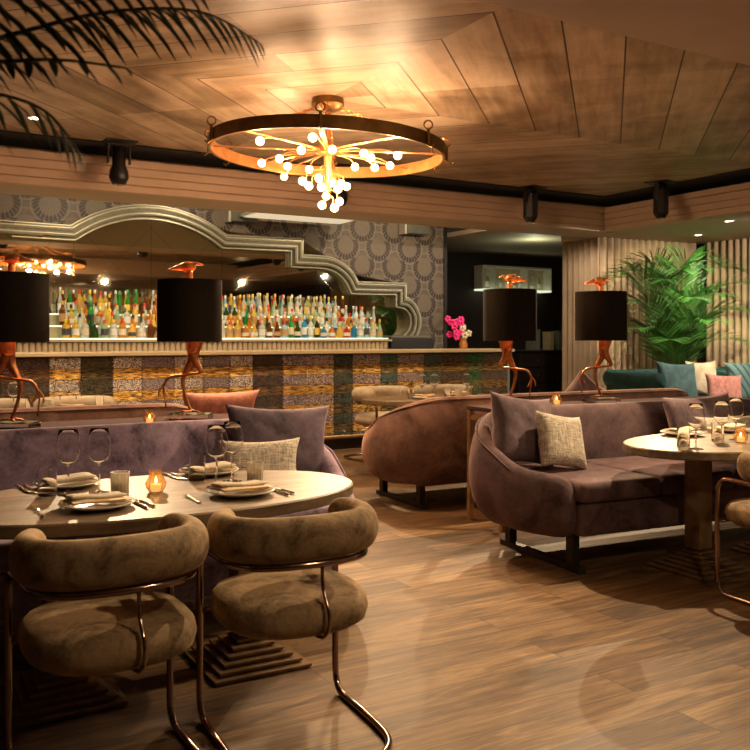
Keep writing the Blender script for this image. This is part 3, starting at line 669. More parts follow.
# ------------------------------------------------------------------ bird lamps
def bird_lamp(x, y, rotz, label, mirror=1):
    t = thing('bird_lamp', label, 'table lamp', (x, y, .85), rotz, 'crane lamps on the consoles')
    m_ = mirror
    link('base', B(-.13, .13, -.09, .09, 0, .035, bev=.004), M['acrylic'], t)
    # standing leg, raised leg, body, neck, head (bird looks towards +x * mirror)
    bird = bmesh.new()
    P = lambda a, b, c: (a*m_, b, c)
    body = smoothpath([P(-.02, 0, .40), P(-.03, 0, .47), P(-.04, 0, .55), P(-.02, 0, .64), P(.0, 0, .74), P(.0, 0, .84), P(.0, 0, .92)], 5)
    rs = [.035, .05, .06, .055, .035, .022, .019]; rr = []
    for i in range(len(body)):
        f = i/(len(body)-1)*(len(rs)-1); a = int(min(f, len(rs)-2)); rr.append(rs[a]+(rs[a+1]-rs[a])*(f-a))
    b = link('body', tube(bird, body, rr, 14), M['copper_bright'], t, smooth=True)
    hd = bmesh.new(); sphere(hd, P(.012, 0, .945), .040, 14, 10, (1.3, .85, .85))
    tube(hd, [P(.04, 0, .945), P(.08, 0, .938), P(.135, 0, .928)], [.026, .015, .003], 8)
    tube(hd, [P(-.01, 0, .96), P(-.05, 0, .965), P(-.085, 0, .955)], [.016, .010, .002], 8)
    link('head', hd, M['copper_bright'], t, smooth=True)
    leg = bmesh.new()
    lp_ = smoothpath([P(-.02, .01, .42), P(-.01, .01, .36), P(.02, .01, .30), P(.045, .01, .24), P(.035, .01, .17), P(.01, .01, .09), P(-.01, .01, .045)], 4)
    n = len(lp_); rr = [max(.0095, .036-.03*(i/n)*1.6) if i < n*.55 else .0095+(.004 if abs(i-n*.52) < 2 else 0) for i in range(n)]
    tube(leg, lp_, rr, 10)
    for a, b_ in ((.09, 0), (.05, .06), (.05, -.06), (-.06, .0)): tube(leg, [P(-.01, .01, .05), P(-.01+a*.6, .01+b_*.6, .048), P(-.01+a, .01+b_, .04)], [.008, .007, .003], 6)
    link('standing_leg', leg, M['copper'], t, smooth=True)
    leg = bmesh.new()
    tube(leg, smoothpath([P(-.02, -.02, .42), P(-.04, -.02, .36), P(-.075, -.02, .30), P(-.05, -.02, .285), P(.03, -.02, .275), P(.12, -.02, .26), P(.155, -.02, .21)], 4),
         [.034-.026*min(1, i/10) if i < 14 else .0085 for i in range(25)], 8)
    for a, b_, c in ((.03, .0, -.07), (-.01, .02, -.145), (-.03, -.02, -.075)): tube(leg, smoothpath([P(.155, -.02, .215), P(.165+a*.6, -.02+b_*.5, .18), P(.155+a, -.02+b_, .215+c)], 3), .005, 6)
    link('raised_leg', leg, M['copper'], t, smooth=True)
    sd = bmesh.new(); lathe(sd, [(.193, .482), (.198, .482), (.198, .862), (.193, .862), (.193, .482)], 48, cap0=False, cap1=False); bmesh.ops.remove_doubles(sd, verts=sd.verts, dist=1e-5)
    link('lamp_shade', sd, M['shade_black'], t, smooth=True, auto=.6)
    ln = bmesh.new(); lathe(ln, [(.1925, .485), (.1925, .859)], 48, cap0=False, cap1=False); lk = link('shade_lining', ln, M['shade_copper'], t, smooth=True)
    sp_ = bmesh.new()
    for k in range(3):
        a = k*2*PI/3+.3; tube(sp_, [(.03*math.cos(a), .03*math.sin(a), .80), (.195*math.cos(a), .195*math.sin(a), .80)], .003, 6)
    lathe(sp_, [(.02, .79), (.035, .79), (.035, .81), (.02, .81)], 16, cap0=False, cap1=False)
    link('shade_fitter', sp_, M['brass'], t)
    return t
cam_rz = -TH
bird_lamp(.66, 5.22, cam_rz, 'copper crane lamp with black drum shade, cut by the left edge of the picture', 1)
bird_lamp(1.69, 5.25, cam_rz, 'copper crane lamp with black drum shade in front of the bottles, beak to the left', -1)
bird_lamp(4.10, 5.12, cam_rz, 'copper crane lamp with black drum shade in front of the dark passage', 1)
bird_lamp(4.92, 5.02, cam_rz, 'copper crane lamp with black drum shade in front of the curtain', -1)

# ------------------------------------------------------------------ tables
def oval(bm, a, b, z0, z1, n=72, bev=.006, p=2.15):
    def ring(da, z): return [bm.verts.new(((a-da)*math.copysign(abs(math.cos(2*PI*i/n))**(2/p), math.cos(2*PI*i/n)), (b-da)*math.copysign(abs(math.sin(2*PI*i/n))**(2/p), math.sin(2*PI*i/n)), z)) for i in range(n)]
    rs = [ring(bev, z0), ring(0, z0+bev), ring(0, z1-bev), ring(bev, z1)]
    for r0, r1 in zip(rs, rs[1:]):
        for i in range(n): bm.faces.new((r0[i], r0[(i+1) % n], r1[(i+1) % n], r1[i]))
    bm.faces.new(rs[0]); bm.faces.new(rs[-1]); return bm
def oval_table(label, loc, rotz, a=.84, b=.47, off=.375, h=.738):
    t = thing('oval_table', label, 'table', loc, rotz)
    link('tabletop', oval(bmesh.new(), a, b, h-.048, h), M['table'], t)
    for sx in (-1, 1):
        bm = bmesh.new()
        for k in range(6):
            w = .208-.029*k; box(bm, sx*off-w, sx*off+w, -w, w, .019*k+.006, .019*(k+1), bev=.002, seg=1); box(bm, sx*off-w+.008, sx*off+w-.008, -w+.008, w-.008, .019*k, .019*k+.0062)
        link('stepped_base', bm, M['base_wood'], t)
        link('column', B(sx*off-.055, sx*off+.055, -.055, .055, .125, h-.05, bev=.003, seg=1), M['base_wood'], t)
    return t
oval_table('limed oak oval table laid for dinner in the left foreground', (.975, 3.44, 0), 0)
oval_table('limed oak oval table laid for dinner at the right edge', (4.56, 3.48, 0), math.radians(0))
oval_table('small laid table beyond the left sofas', (1.5, 7.6, 0), 0, .8, .42)
oval_table('small laid table beyond the right sofas near the bar', (5.05, 7.5, 0), 0, .85, .42)

# ------------------------------------------------------------------ chairs
def chair_mesh(t, fab):
    zt = .635
    half = [(.175, .060), (.205, .056), (.236, .030), (.251, -.02), (.247, -.08), (.226, -.132), (.184, -.170), (.118, -.194), (.055, -.203)]
    ap = smoothpath([(x, y, .70) for x, y in half]+[(0, -.205, .70)]+[(-x, y, .70) for x, y in reversed(half)], 2)
    N = len(ap); rs = [1]*N
    for i, v in enumerate((.45, .78, .93)): rs[i] = rs[-1-i] = v
    o = link('backrest', tube(bmesh.new(), ap, rs, 16, sx=.052, sz=.076), fab, t, smooth=True); subd(o, 1)
    pr = [(.254, .02), (.250, -.06), (.230, -.125), (.188, -.18), (.12, -.208), (.055, -.218), (0, -.22)]
    ring_ = [(-x, y, zt-.02) for x, y in pr]+[(x, y, zt-.02) for x, y in reversed(pr[:-1])]
    dn = [(.258, .10, zt-.02), (.262, .155, zt-.022), (.264, .188, zt-.05), (.265, .20, zt-.11), (.265, .20, .30), (.265, .20, .11), (.265, .188, .045), (.265, .14, .014), (.265, .0, .014), (.262, -.16, .014), (.248, -.27, .014), (.2, -.345, .014), (.13, -.385, .014), (0, -.395, .014)]
    full = ring_+dn+[(-x, y, z_) for x, y, z_ in reversed(dn[:-1])]
    link('tube_frame', T(smoothpath(full, 4, closed=True), .0125, 10, closed=True), M['chrome'], t, smooth=True)
    link('cross_bar', T([(-.265, .198, .385), (.265, .198, .385)], .009, 8), M['chrome'], t, smooth=True)
    link('back_rod', T(smoothpath([(0.03, -.218, zt-.03), (.03, -.222, .54), (.03, -.268, .47), (.03, -.272, .42), (.025, -.25, .385), (.02, -.20, .372), (0, .0, .370)], 4), .0065, 8), M['chrome'], t, smooth=True)
    link('seat_rail', T([(0, -.1, .370), (0, .195, .383)], .0065, 8), M['chrome'], t, smooth=True)
    # seat cushion: rounded D
    bm = bmesh.new(); n = 40
    def ring(k, z_):
        out = []
        for i in range(n):
            a = 2*PI*i/n; c, s_ = math.cos(a), math.sin(a); p = 3.0 if s_ > 0 else 2.5
            out.append(bm.verts.new((k*.262*math.copysign(abs(c)**(2/p), c), k*.258*math.copysign(abs(s_)**(2/p), s_)-.0+(1-k)*0, z_)))
        return out
    rs = [ring(.55, .378), ring(.86, .380), ring(.965, .398), ring(1, .43), ring(.975, .463), ring(.9, .486), ring(.7, .497), ring(.35, .502)]
    for r0, r1 in zip(rs, rs[1:]):
        for i in range(n): bm.faces.new((r0[i], r0[(i+1) % n], r1[(i+1) % n], r1[i]))
    bm.faces.new(rs[0]); bm.faces.new(rs[-1])
    link('seat', bm, fab, t, smooth=True)
def chair(label, x, y, rotz, fab='velvet_taupe', group=None, src=None):
    if src:
        t = copy_tree(src); t.location = (x, y, 0); t.rotation_euler.z = rotz; t['label'] = label
        for c in t.children:
            pass
        return t
    t = thing('tub_chair', label, 'chair', (x, y, 0), rotz, group); chair_mesh(t, M[fab]); return t
G1 = 'taupe tub chairs with smoked chrome frames'
ca = chair('taupe velvet tub chair in the left foreground, nearest the left edge', .640, 2.80, math.radians(2), group=G1)
chair('taupe velvet tub chair at the left table, its right arm clear of the table edge', 1.258, 2.79, math.radians(-3), src=ca)
chair('taupe velvet tub chair cut by the right edge at the right table', 4.10, 2.86, math.radians(-5), src=ca)
G2 = 'pale tub chairs beyond the sofas'
FARS = []
cb = chair('pale cream tub chair behind the left sofas under the dark mosaic, whole back in view', 1.60, 8.28, PI, 'velvet_cream', G2)
chair('pale cream tub chair behind the left sofas at the left picture edge', .86, 8.28, PI, src=cb)
chair('pale cream tub chair with full round back near the bar', 4.90, 8.32, PI+.2, src=cb)
chair('pale cream tub chair hidden behind the wine glasses near the bar', 5.66, 8.25, PI-.1, src=cb)

for o in bpy.data.objects:
    if o.get('group') == G2: o.scale = (1.2, 1.15, 1.04)

# ------------------------------------------------------------------ tableware
TZ = .7385
def put(name, cat, label, x, y, z, rz, group): return thing(name, label, cat, (x, y, z), rz, group)
WG = None
def wine_glass(x, y, label, group='wine glasses', sc=1, z=TZ):
    global WG
    if WG is None:
        prof = [(0, 0), (.036, 0), (.036, .002), (.02, .004), (.005, .009), (.0038, .02), (.0038, .095), (.006, .102), (.022, .112), (.036, .130), (.0425, .152), (.0415, .178), (.036, .205), (.0315, .228), (.0308, .228), (.0353, .204), (.0408, .178), (.0418, .152), (.0353, .1305), (.0213, .1128), (.003, .106), (0, .1055)]
        o = link('wine_glass', lathe(bmesh.new(), prof, 32, cap0=False, cap1=False), M['glass'], smooth=True); WG = o
    else: o = WG.copy(); COL.objects.link(o)
    o.location = (x, y, z); o.scale = (sc, sc, sc); return tag(o, label, 'wine glass', group)
TB = None
def tumbler(x, y, label, group='water tumblers', z=TZ, sc=1):
    global TB
    if TB is None:
        prof = [(0, 0), (.034, 0), (.036, .003), (.036, .105), (.0342, .105), (.0335, .012), (0, .010)]
        o = link('tumbler', lathe(bmesh.new(), prof, 32, cap0=False, cap1=False), M['glass'], smooth=True, auto=.7); TB = o
    else: o = TB.copy(); COL.objects.link(o)
    o.location = (x, y, z); o.scale = (sc,)*3; return tag(o, label, 'tumbler', group)
FR = None
def frosted(x, y, label, z=TZ, sc=1):
    global FR
    if FR is None:
        t = thing('frosted_cup', label, 'candle cup', (x, y, z), 0, 'frosted candle cups')
        bm = bmesh.new(); n = 48; rings = []
        for (r, zz) in [(.030, 0), (.034, .004), (.036, .09), (.0335, .09), (.031, .008), (.001, .006)]:
            rings.append([bm.verts.new(((r+(.0012 if (i % 3) == 0 and r > .02 else 0))*math.cos(2*PI*i/n), (r+(.0012 if (i % 3) == 0 and r > .02 else 0))*math.sin(2*PI*i/n), zz)) for i in range(n)])
        for a, b in zip(rings, rings[1:]):
            for i in range(n): bm.faces.new((a[i], a[(i+1) % n], b[(i+1) % n], b[i]))
        bm.faces.new(rings[0]); bm.faces.new(rings[-1])
        link('cup', bm, M['frosted'], t); link('wax', lathe(bmesh.new(), [(0, .009), (.028, .009), (.028, .045), (0, .045)], 24), M['napkin'], t); FR = t
    else:
        t = copy_tree(FR); t.location = (x, y, z); t['label'] = label
    t.scale = (sc,)*3; return t
VT = None
def votive(x, y, label, z=TZ, sc=1):
    global VT
    if VT is None:
        t = thing('votive_candle', label, 'candle', (x, y, z), 0, 'amber glass votive candles')
        prof = [(0, 0), (.026, 0), (.040, .022), (.043, .038), (.030, .062), (.026, .078), (.031, .090), (.0285, .090), (.0235, .078), (.0275, .062), (.0395, .038), (.037, .023), (.024, .004), (0, .004)]
        link('holder', lathe(bmesh.new(), prof, 10, cap0=False, cap1=False), M['amber_glass'], t)
        link('wax', lathe(bmesh.new(), [(0, .006), (.022, .006), (.022, .032), (0, .032)], 16), M['wax'], t)
        link('flame', lathe(bmesh.new(), [(0, .034), (.0055, .042), (.004, .052), (0, .064)], 10), M['flame'], t, smooth=True); VT = t
    else:
        t = copy_tree(VT); t.location = (x, y, z); t['label'] = label
    t.scale = (sc,)*3; return t
PL = None
def plate(x, y, label, rz=0, z=TZ, sc=1):
    global PL
    if PL is None:
        prof = [(0, 0), (.075, 0), (.080, .003), (.12, .015), (.134, .020), (.134, .024), (.12, .020), (.085, .009), (.078, .006), (0, .006)]
        o = link('dinner_plate', lathe(bmesh.new(), prof, 48, cap0=False, cap1=False), M['china'], smooth=True); PL = o
    else: o = PL.copy(); COL.objects.link(o)
    o.location = (x, y, z); o.scale = (sc,)*3; return tag(o, label, 'plate', 'white dinner plates')
NP = None
def napkin(x, y, label, rz=0, z=TZ, sc=1):
    global NP
    if NP is None:
        t = thing('folded_napkin', label, 'napkin', (x, y, z+.0245), rz, 'folded napkins on the plates')
        bm = bmesh.new()
        def sheet(x0, x1, y0, y1, z0, z1, ph):
            n, m2 = 14, 8; g = []
            for side in (0, 1):
                rows = []
                for j in range(m2+1):
                    rows.append([])
                    for i in range(n+1):
                        u, v = i/n, j/m2; e = (1-(2*u-1)**8)*(1-(2*v-1)**8)
                        zc = z0+(z1-z0)*.5*(1-(v-.5)*.5)+.004*math.sin(u*6+ph); hh = (z1-z0)*.5*e
                        rows[-1].append(bm.verts.new((x0+(x1-x0)*u+.006*math.sin(v*5+ph), y0+(y1-y0)*v+.004*math.sin(u*7), zc+(hh if side else -hh))))
                g.append(rows)
            for rows in g:
                for a, b in zip(rows, rows[1:]):
                    for i in range(n): bm.faces.new((a[i], a[i+1], b[i+1], b[i]))
        sheet(-.115, .115, -.065, .06, .0, .010, 0); sheet(-.105, .10, -.035, .065, .007, .024, 1)
        bmesh.ops.remove_doubles(bm, verts=bm.verts, dist=.0006)
        link('cloth', bm, M['napkin'], t, smooth=True)
        link('menu_card', B(-.10, .085, -.080, -.03, .006, .013, bev=.002), M['card'], t); NP = t
    else:
        t = copy_tree(NP); t.location = (x, y, z+.0245); t.rotation_euler.z = rz; t['label'] = label
    t.scale = (sc,)*3; return t
FK = KN = None
def fork(x, y, label, rz, z=TZ):
    global FK
    if FK is None:
        bm = bmesh.new(); tube(bm, smoothpath([(0, -.095, .004), (0, -.05, .006), (0, .0, .006), (0, .03, .008)], 4), [.007]*4+[.004]*4+[.004]*4+[.009], 8, sz=.35)
        for k in (-1.5, -.5, .5, 1.5): tube(bm, [(k*.0055*.9, .028, .008), (k*.0055, .05, .005), (k*.0055, .085, .007)], [.0026, .002, .0012], 6, sz=.7)
        o = link('fork', bm, M['steel'], smooth=True); FK = o
    else: o = FK.copy(); COL.objects.link(o)
    o.location = (x, y, z); o.rotation_euler.z = rz; return tag(o, label, 'fork', 'steel forks')
def knife(x, y, label, rz, z=TZ):
    global KN
    if KN is None:
        bm = bmesh.new(); tube(bm, [(0, -.11, .006), (0, -.10, .006), (0, -.02, .006), (0, -.01, .005)], [.004, .008, .007, .005], 8, sz=.6)
        tube(bm, [(0, -.01, .005), (.002, .04, .005), (.001, .09, .005), (-.004, .115, .005)], [.009, .010, .009, .002], 8, sz=.18)
        o = link('knife', bm, M['steel'], smooth=True); KN = o
    else: o = KN.copy(); COL.objects.link(o)
    o.location = (x, y, z); o.rotation_euler.z = rz; return tag(o, label, 'knife', 'steel knives')
def setting(x, y, far, who, cut=True):
    plate(x, y, f'white dinner plate {who}')
    napkin(x, y, f'folded napkin on the plate {who}', PI if far else 0)
    if cut:
        sgn = -1 if far else 1
        fork(x-.20*sgn, y+.0, f'steel fork beside the plate {who}', PI if far else 0)
        knife(x+.17*sgn, y+.01, f'steel knife beside the plate {who}', (PI if far else 0)+.12)
        knife(x+.145*sgn, y-.01, f'inner steel knife beside the plate {who}', (PI if far else 0)+.05)
setting(.70, 3.25, False, 'at the near left seat of the left table')
setting(1.25, 3.235, False, 'at the near right seat of the left table')
setting(.69, 3.77, True, 'at the far left seat of the left table')
setting(1.31, 3.79, True, 'at the far right seat of the left table')
wine_glass(.66, 3.58, 'wine glass at the left table, left one of the pair near the tumbler', sc=1.12)
wine_glass(.775, 3.56, 'wine glass at the left table, right one of the pair beside the frosted cup', sc=1.12)
wine_glass(1.225, 3.45, 'wine glass at the left table, nearer one in front of the linen cushion', sc=1.12)
wine_glass(1.335, 3.56, 'wine glass at the left table, farther one in front of the linen cushion', sc=1.12)
tumbler(.585, 3.60, 'clear water tumbler at the left end of the left table')
tumbler(1.21, 3.66, 'clear water tumbler right of the amber candle on the left table')
frosted(.835, 3.47, 'frosted cup left of the amber candle on the left table')
frosted(1.40, 3.46, 'frosted cup at the right end of the left table')
votive(.975, 3.46, 'lit candle in an amber glass holder on the left table')
# right table
setting(4.42, 3.80, True, 'nearest the left end of the right table', False)
setting(4.86, 3.80, True, 'in the middle of the far side of the right table', False)
setting(4.74, 3.30, False, 'on the near side of the right table', True)
knife(4.64, 3.80, 'steel knife lying between the far plates on the right table', .3)
wine_glass(3.95, 3.30, 'wine glass at the right table, nearest the table end', sc=1.1)
wine_glass(4.24, 3.36, 'wine glass at the right table, middle of three', sc=1.1)
wine_glass(4.52, 3.48, 'wine glass at the right table, rightmost of three', sc=1.1)
tumbler(4.00, 3.43, 'clear water tumbler at the left end of the right table')
tumbler(4.38, 3.50, 'clear water tumbler in the middle of the right table')
votive(4.42, 3.37, 'lit candle in an amber glass holder on the right table')
# far tables
for k, (x, y, who) in enumerate([(1.52, 7.88, 'right glass of the pair beyond the left sofas'), (1.38, 7.86, 'left glass of the pair beyond the left sofas'), (1.0, 7.8, 'lone glass beyond the left sofas'),
                                 (4.83, 7.45, 'left glass of the first pair near the bar'), (4.95, 7.40, 'right glass of the first pair near the bar'), (5.33, 7.36, 'left glass of the second pair near the bar'), (5.46, 7.31, 'right glass of the second pair near the bar')]):
    wine_glass(x, y, 'small distant wine glass, '+who, sc=1.1)
tumbler(1.12, 7.75, 'distant tumbler beside the lone glass beyond the left sofas'); tumbler(1.70, 7.8, 'distant tumbler right of the glass pair beyond the left sofas')
frosted(1.25, 7.75, 'distant frosted cup beyond the left sofas')
tumbler(4.70, 7.45, 'distant tumbler left of the first glass pair near the bar'); tumbler(5.08, 7.35, 'distant tumbler right of the first glass pair near the bar')
tumbler(5.52, 7.48, 'distant tumbler right of the second glass pair near the bar'); frosted(5.18, 7.30, 'distant frosted cup between the glass pairs near the bar')
for x, y, w in ((1.45, 7.72, 'beyond the left sofas'), (4.78, 7.30, 'left on the bar side table'), (5.36, 7.55, 'right on the bar side table')):
    plate(x, y, 'distant white plate '+w); napkin(x, y, 'distant folded napkin on the plate '+w)
votive(4.45, 5.0, 'lit candle in an amber glass holder on the right console', z=.8505, sc=1.0)
votive(1.40, 5.10, 'candle in an amber glass holder on the left console', z=.8505, sc=.9)

# ------------------------------------------------------------------ pillows
def pillow(name, label, mat, w, h, t_, loc, yaw, lean, roll=0, folds=.0, seed=1, group=None, stripes=False):
    rn = random.Random(seed); bm = bmesh.new(); n = 22; G = []
    for side in (1, -1):
        rows = []
        for j in range(n+1):
            r = []
            for i in range(n+1):
                u, v = 2*i/n-1, 2*j/n-1
                pin = 1-.13*(1-abs(u)**2)*abs(v)**4; pin2 = 1-.13*(1-abs(v)**2)*abs(u)**4
                th = t_/2*max(0, (1-u**4)*(1-v**4))**.55
                wob = folds*math.sin(u*9+seed+v*4)*math.sin(v*7+seed)*(1-u*u)*(1-v*v)
                r.append(bm.verts.new((u*w/2*pin2, side*(th+wob*.5)+wob*.4, v*h/2*pin)))
            rows.append(r)
        G.append(rows)
    for rows in G:
        for a, b in zip(rows, rows[1:]):
            for i in range(n): bm.faces.new((a[i], a[i+1], b[i+1], b[i]))
    bmesh.ops.remove_doubles(bm, verts=bm.verts, dist=.0008)
    o = link(name, bm, mat, smooth=True); o.rotation_mode = 'XYZ'
    R = Matrix.Rotation(yaw, 4, 'Z') @ Matrix.Rotation(lean, 4, 'X') @ Matrix.Rotation(roll, 4, 'Y')
    o.matrix_world = Matrix.Translation(loc) @ R
    return tag(o, label, 'cushion', group)
rad = math.radians
pillow('throw_pillow', 'large dark mauve cushion at the right end of the mauve sofa', M['pillow_dark'], .60, .46, .17, (1.96, 4.50, .755), rad(-14), rad(-14), rad(2), .055, 2)
pillow('throw_pillow', 'small grey woven linen cushion on the mauve sofa', M['pillow_linen'], .44, .30, .13, (1.76, 4.28, .675), rad(-14), rad(-14), rad(0), .012, 5)
pillow('throw_pillow', 'crumpled mauve cushion leaning in the corner of the plum sofa', M['pillow_mauve'], .50, .46, .16, (3.56, 4.32, .77), rad(2), rad(-14), rad(8), .065, 3)
pillow('throw_pillow', 'cream grey woven cushion leaning on the mauve one on the plum sofa', M['pillow_linen'], .38, .36, .13, (3.72, 4.14, .71), rad(4), rad(-20), rad(10), .02, 6)
pillow('throw_pillow', 'plum cushion behind the glasses at the right end of the plum sofa', M['pillow_mauve'], .62, .42, .15, (5.05, 4.17, .75), rad(-8), rad(-16), rad(-2), .02, 8)
pillow('throw_pillow', 'cream grey woven cushion behind the glasses of the right table', M['pillow_linen'], .60, .28, .13, (5.15, 4.00, .68), rad(-8), rad(-14), rad(0), .01, 9)
pillow('throw_pillow', 'round edged teal cushion at the right edge of the plum sofa', M['velvet_teal'], .42, .34, .16, (5.72, 3.88, .73), rad(-8), rad(-16), rad(0), .01, 10)
pillow('throw_pillow', 'long pink ruffled cushion behind the left console', M['pillow_pink'], .62, .34, .14, (2.2, 6.14, .80), rad(4), rad(14), 0, .015, 12)
pillow('throw_pillow', 'pale pink cushion leaning beyond the right console beside the last lamp', M['pillow_mauve'], .38, .32, .12, (5.65, 5.98, .84), rad(-10), rad(14), rad(35), .02, 13)

# ------------------------------------------------------------------ teal chesterfield in the corner
cf = thing('chesterfield_sofa', 'dark teal buttoned chesterfield sofa in front of the palm', 'sofa', (9.38, 7.76, 0), rad(0))
link('seat_base', B(-1.2, 1.2, -.42, .3, .12, .38, bev=.03), M['velvet_teal'], cf)
bm = bmesh.new(); nx, nz = 60, 16; rows = []
for j in range(nz+1):
    r = []
    for i in range(nx+1):
        u, v = i/nx, j/nz; x = -1.22+2.44*u; z = .36+.54*v
        a, b = x/.16, (z-.36)/.12
        q = abs(math.cos(PI*(a+b)/2))*abs(math.cos(PI*(a-b)/2)); y = .28-.05*(q**.5)-.02+(-.08*v*v)
        r.append(bm.verts.new((x, y, z)))
    rows.append(r)
top = [bm.verts.new((v.co.x, .40, .90)) for v in rows[-1]]; bot = [bm.verts.new((v.co.x, .40, .30)) for v in rows[-1]]
rows += [top, bot]
for a, b in zip(rows, rows[1:]):
    for i in range(nx): bm.faces.new((a[i], a[i+1], b[i+1], b[i]))
link('tufted_back', bm, M['velvet_teal'], cf, smooth=True)
link('back_roll', T([(-1.3, .28, .87), (1.3, .28, .87)], .075, 16), M['velvet_teal'], cf, smooth=True)
for s_ in (-1, 1):
    bm = bmesh.new(); box(bm, s_*1.26-.09, s_*1.26+.09, -.42, .36, .12, .80, bev=.04, seg=3); tube(bm, [(s_*1.28, -.46, .82), (s_*1.28, .36, .84)], .11, 18)
    link('rolled_arm', bm, M['velvet_teal'], cf, smooth=True)
for k in range(3): link('seat_cushion', B(-1.16+k*.775, -1.16+k*.775+.765, -.46, .2, .38, .52, bev=.04, seg=3), M['velvet_teal'], cf, smooth=True)
for x in (-1.2, 1.2):
    for y in (-.36, .3): link('foot', lathe(bmesh.new(), [(.0, 0), (.025, 0), (.04, .06), (.03, .12), (0, .12)], 12, (x, y, 0)), M['blackwood'], cf)
pillow('throw_pillow', 'large plain teal cushion on the chesterfield', M['teal_cushion'], .60, .56, .17, (8.9, 7.72, .77), rad(-10), rad(-14), rad(3), .01, 21)
pillow('throw_pillow', 'pale striped cushion half hidden on the chesterfield', M['velvet_cream'], .50, .50, .15, (9.5, 7.84, .80), rad(-10), rad(-8), 0, .01, 22)
pillow('throw_pillow', 'salmon pink quilted cushion in the middle of the chesterfield', M['pillow_pink'], .50, .42, .15, (9.45, 7.45, .68), rad(-24), rad(-14), rad(3), .006, 23)
def striped():
    m = NT('teal stripe velvet'); v = m.obj(rot=(0, rad(25), 0)); w = m.n('ShaderNodeTexWave', wave_type='BANDS', bands_direction='X'); m.l(v, w.inputs[0]); w.inputs['Scale'].default_value = 3.6; w.inputs['Distortion'].default_value = 1.0
    m.col(m.ramp(w.outputs[0], [(.12, (.008, .03, .035)), (.3, (.07, .15, .145))])); m.set(Roughness=.8, Sheen_Weight=.4); return m.m
pillow('throw_pillow', 'teal cushion with dark stripes at the right of the chesterfield', striped(), .62, .56, .17, (10.15, 7.62, .77), rad(-18), rad(-14), rad(-4), .01, 24)

# ------------------------------------------------------------------ palms
def frond_mesh(path, leaf_len, n_leaf, mat_r, droop=.35, lw=.012, side_up=.25, start=.18, rnd=None, stem_r=.008):
    rnd = rnd or random.Random(1); bm = bmesh.new(); P = smoothpath(path, 8); N = len(P)
    tube(bm, P, [stem_r*(1-.8*i/N) for i in range(N)], 6)
    for k in range(n_leaf):
        f = start+(1-start)*k/(n_leaf-1); i = min(int(f*(N-1)), N-2); p = P[i].lerp(P[i+1], f*(N-1)-i); t = (P[i+1]-P[i]).normalized()
        side = t.cross(Vector((0, 0, 1))); side = side.normalized() if side.length > .05 else t.orthogonal().normalized(); up = side.cross(t).normalized()
        L = leaf_len*(math.sin(PI*min(1, .12+f*.86))**.6)*rnd.uniform(.88, 1.08)
        for s_ in (-1, 1):
            d = (side*s_*1.0+t*(.85+.6*f)+up*side_up+Vector((rnd.uniform(-.06, .06), rnd.uniform(-.06, .06), 0))).normalized()
            prev = None; w0 = lw
            for j in range(6):
                q = j/5; c = p+d*L*q+Vector((0, 0, -droop*L*q*q)); ww = w0*(math.sin(PI*(.12+.88*(1-q)))*.9+.1) if q < 1 else .0005
                dd = (d+Vector((0, 0, -2*droop*q))).normalized(); wv = dd.cross(up); wv = wv.normalized() if wv.length > .01 else side
                a, b, m2 = bm.verts.new(c+wv*ww), bm.verts.new(c-wv*ww), bm.verts.new(c+up*ww*.25)
                if prev: bm.faces.new((prev[0], a, m2, prev[2])); bm.faces.new((prev[2], m2, b, prev[1]))
                prev = (a, b, m2)
    return bm
def potted_palm(label, loc, fronds, mat, leaf_len, n_leaf, potr=.22, poth=.45, **kw):
    t = thing('potted_palm', label, 'palm', loc)
    po = link('pot', lathe(bmesh.new(), [(0, 0), (potr*.75, 0), (potr, poth), (potr*.9, poth), (potr*.85, poth-.04), (0, poth-.04)], 32), M['pot'], t, smooth=True, auto=.6)
    link('soil', lathe(bmesh.new(), [(0, poth-.035), (potr*.86, poth-.035)], 24, cap0=False, cap1=False), M['soil'], t)
    for k, pts in enumerate(fronds): link('frond', frond_mesh(pts, leaf_len, n_leaf, mat, rnd=random.Random(k), **kw), mat, t)
    return t
# corner palm
rp = random.Random(11); fr = []
R3 = lambda px, py, t_: None
def fr_to(dx, dz, dy, bend=.35):
    # arching stem from the pot to a tip dx right (along camera), dz high, dy deeper
    e = camr*dx+camf*dy+Vector((0, 0, dz)); m1 = camr*dx*.18+camf*dy*.2+Vector((0, 0, .45+(dz-.45)*.5)); m2 = camr*dx*.55+camf*dy*.55+Vector((0, 0, .45+(dz-.45)*(.93+bend*.1)))
    return [Vector((0, 0, .42)), m1, m2, e]
for a in [(-.80, 2.38, -.3), (-.50, 2.50, -.1), (.45, 2.52, -.15), (.72, 2.42, -.3), (.40, 2.05, -.6), (.70, 1.85, -.5), (-.30, 2.25, -.5), (.0, 2.0, -.7), (-.65, 1.6, -.5), (-.75, 1.95, -.25), (.7, 1.45, -.4), (.12, 2.5, -.25), (-.3, 1.45, -.7), (-.95, 2.3, -.15), (.9, 2.2, -.4), (.2, 1.7, -.8), (-.1, 2.4, -.45)]:
    fr.append(fr_to(a[0], a[1]-.13, a[2]))
potted_palm('tall green areca palm behind the teal chesterfield', (9.65, 8.42, 0), fr, M['green_leaf'], .64, 46, lw=.0085, droop=.25, start=.30, stem_r=.012)
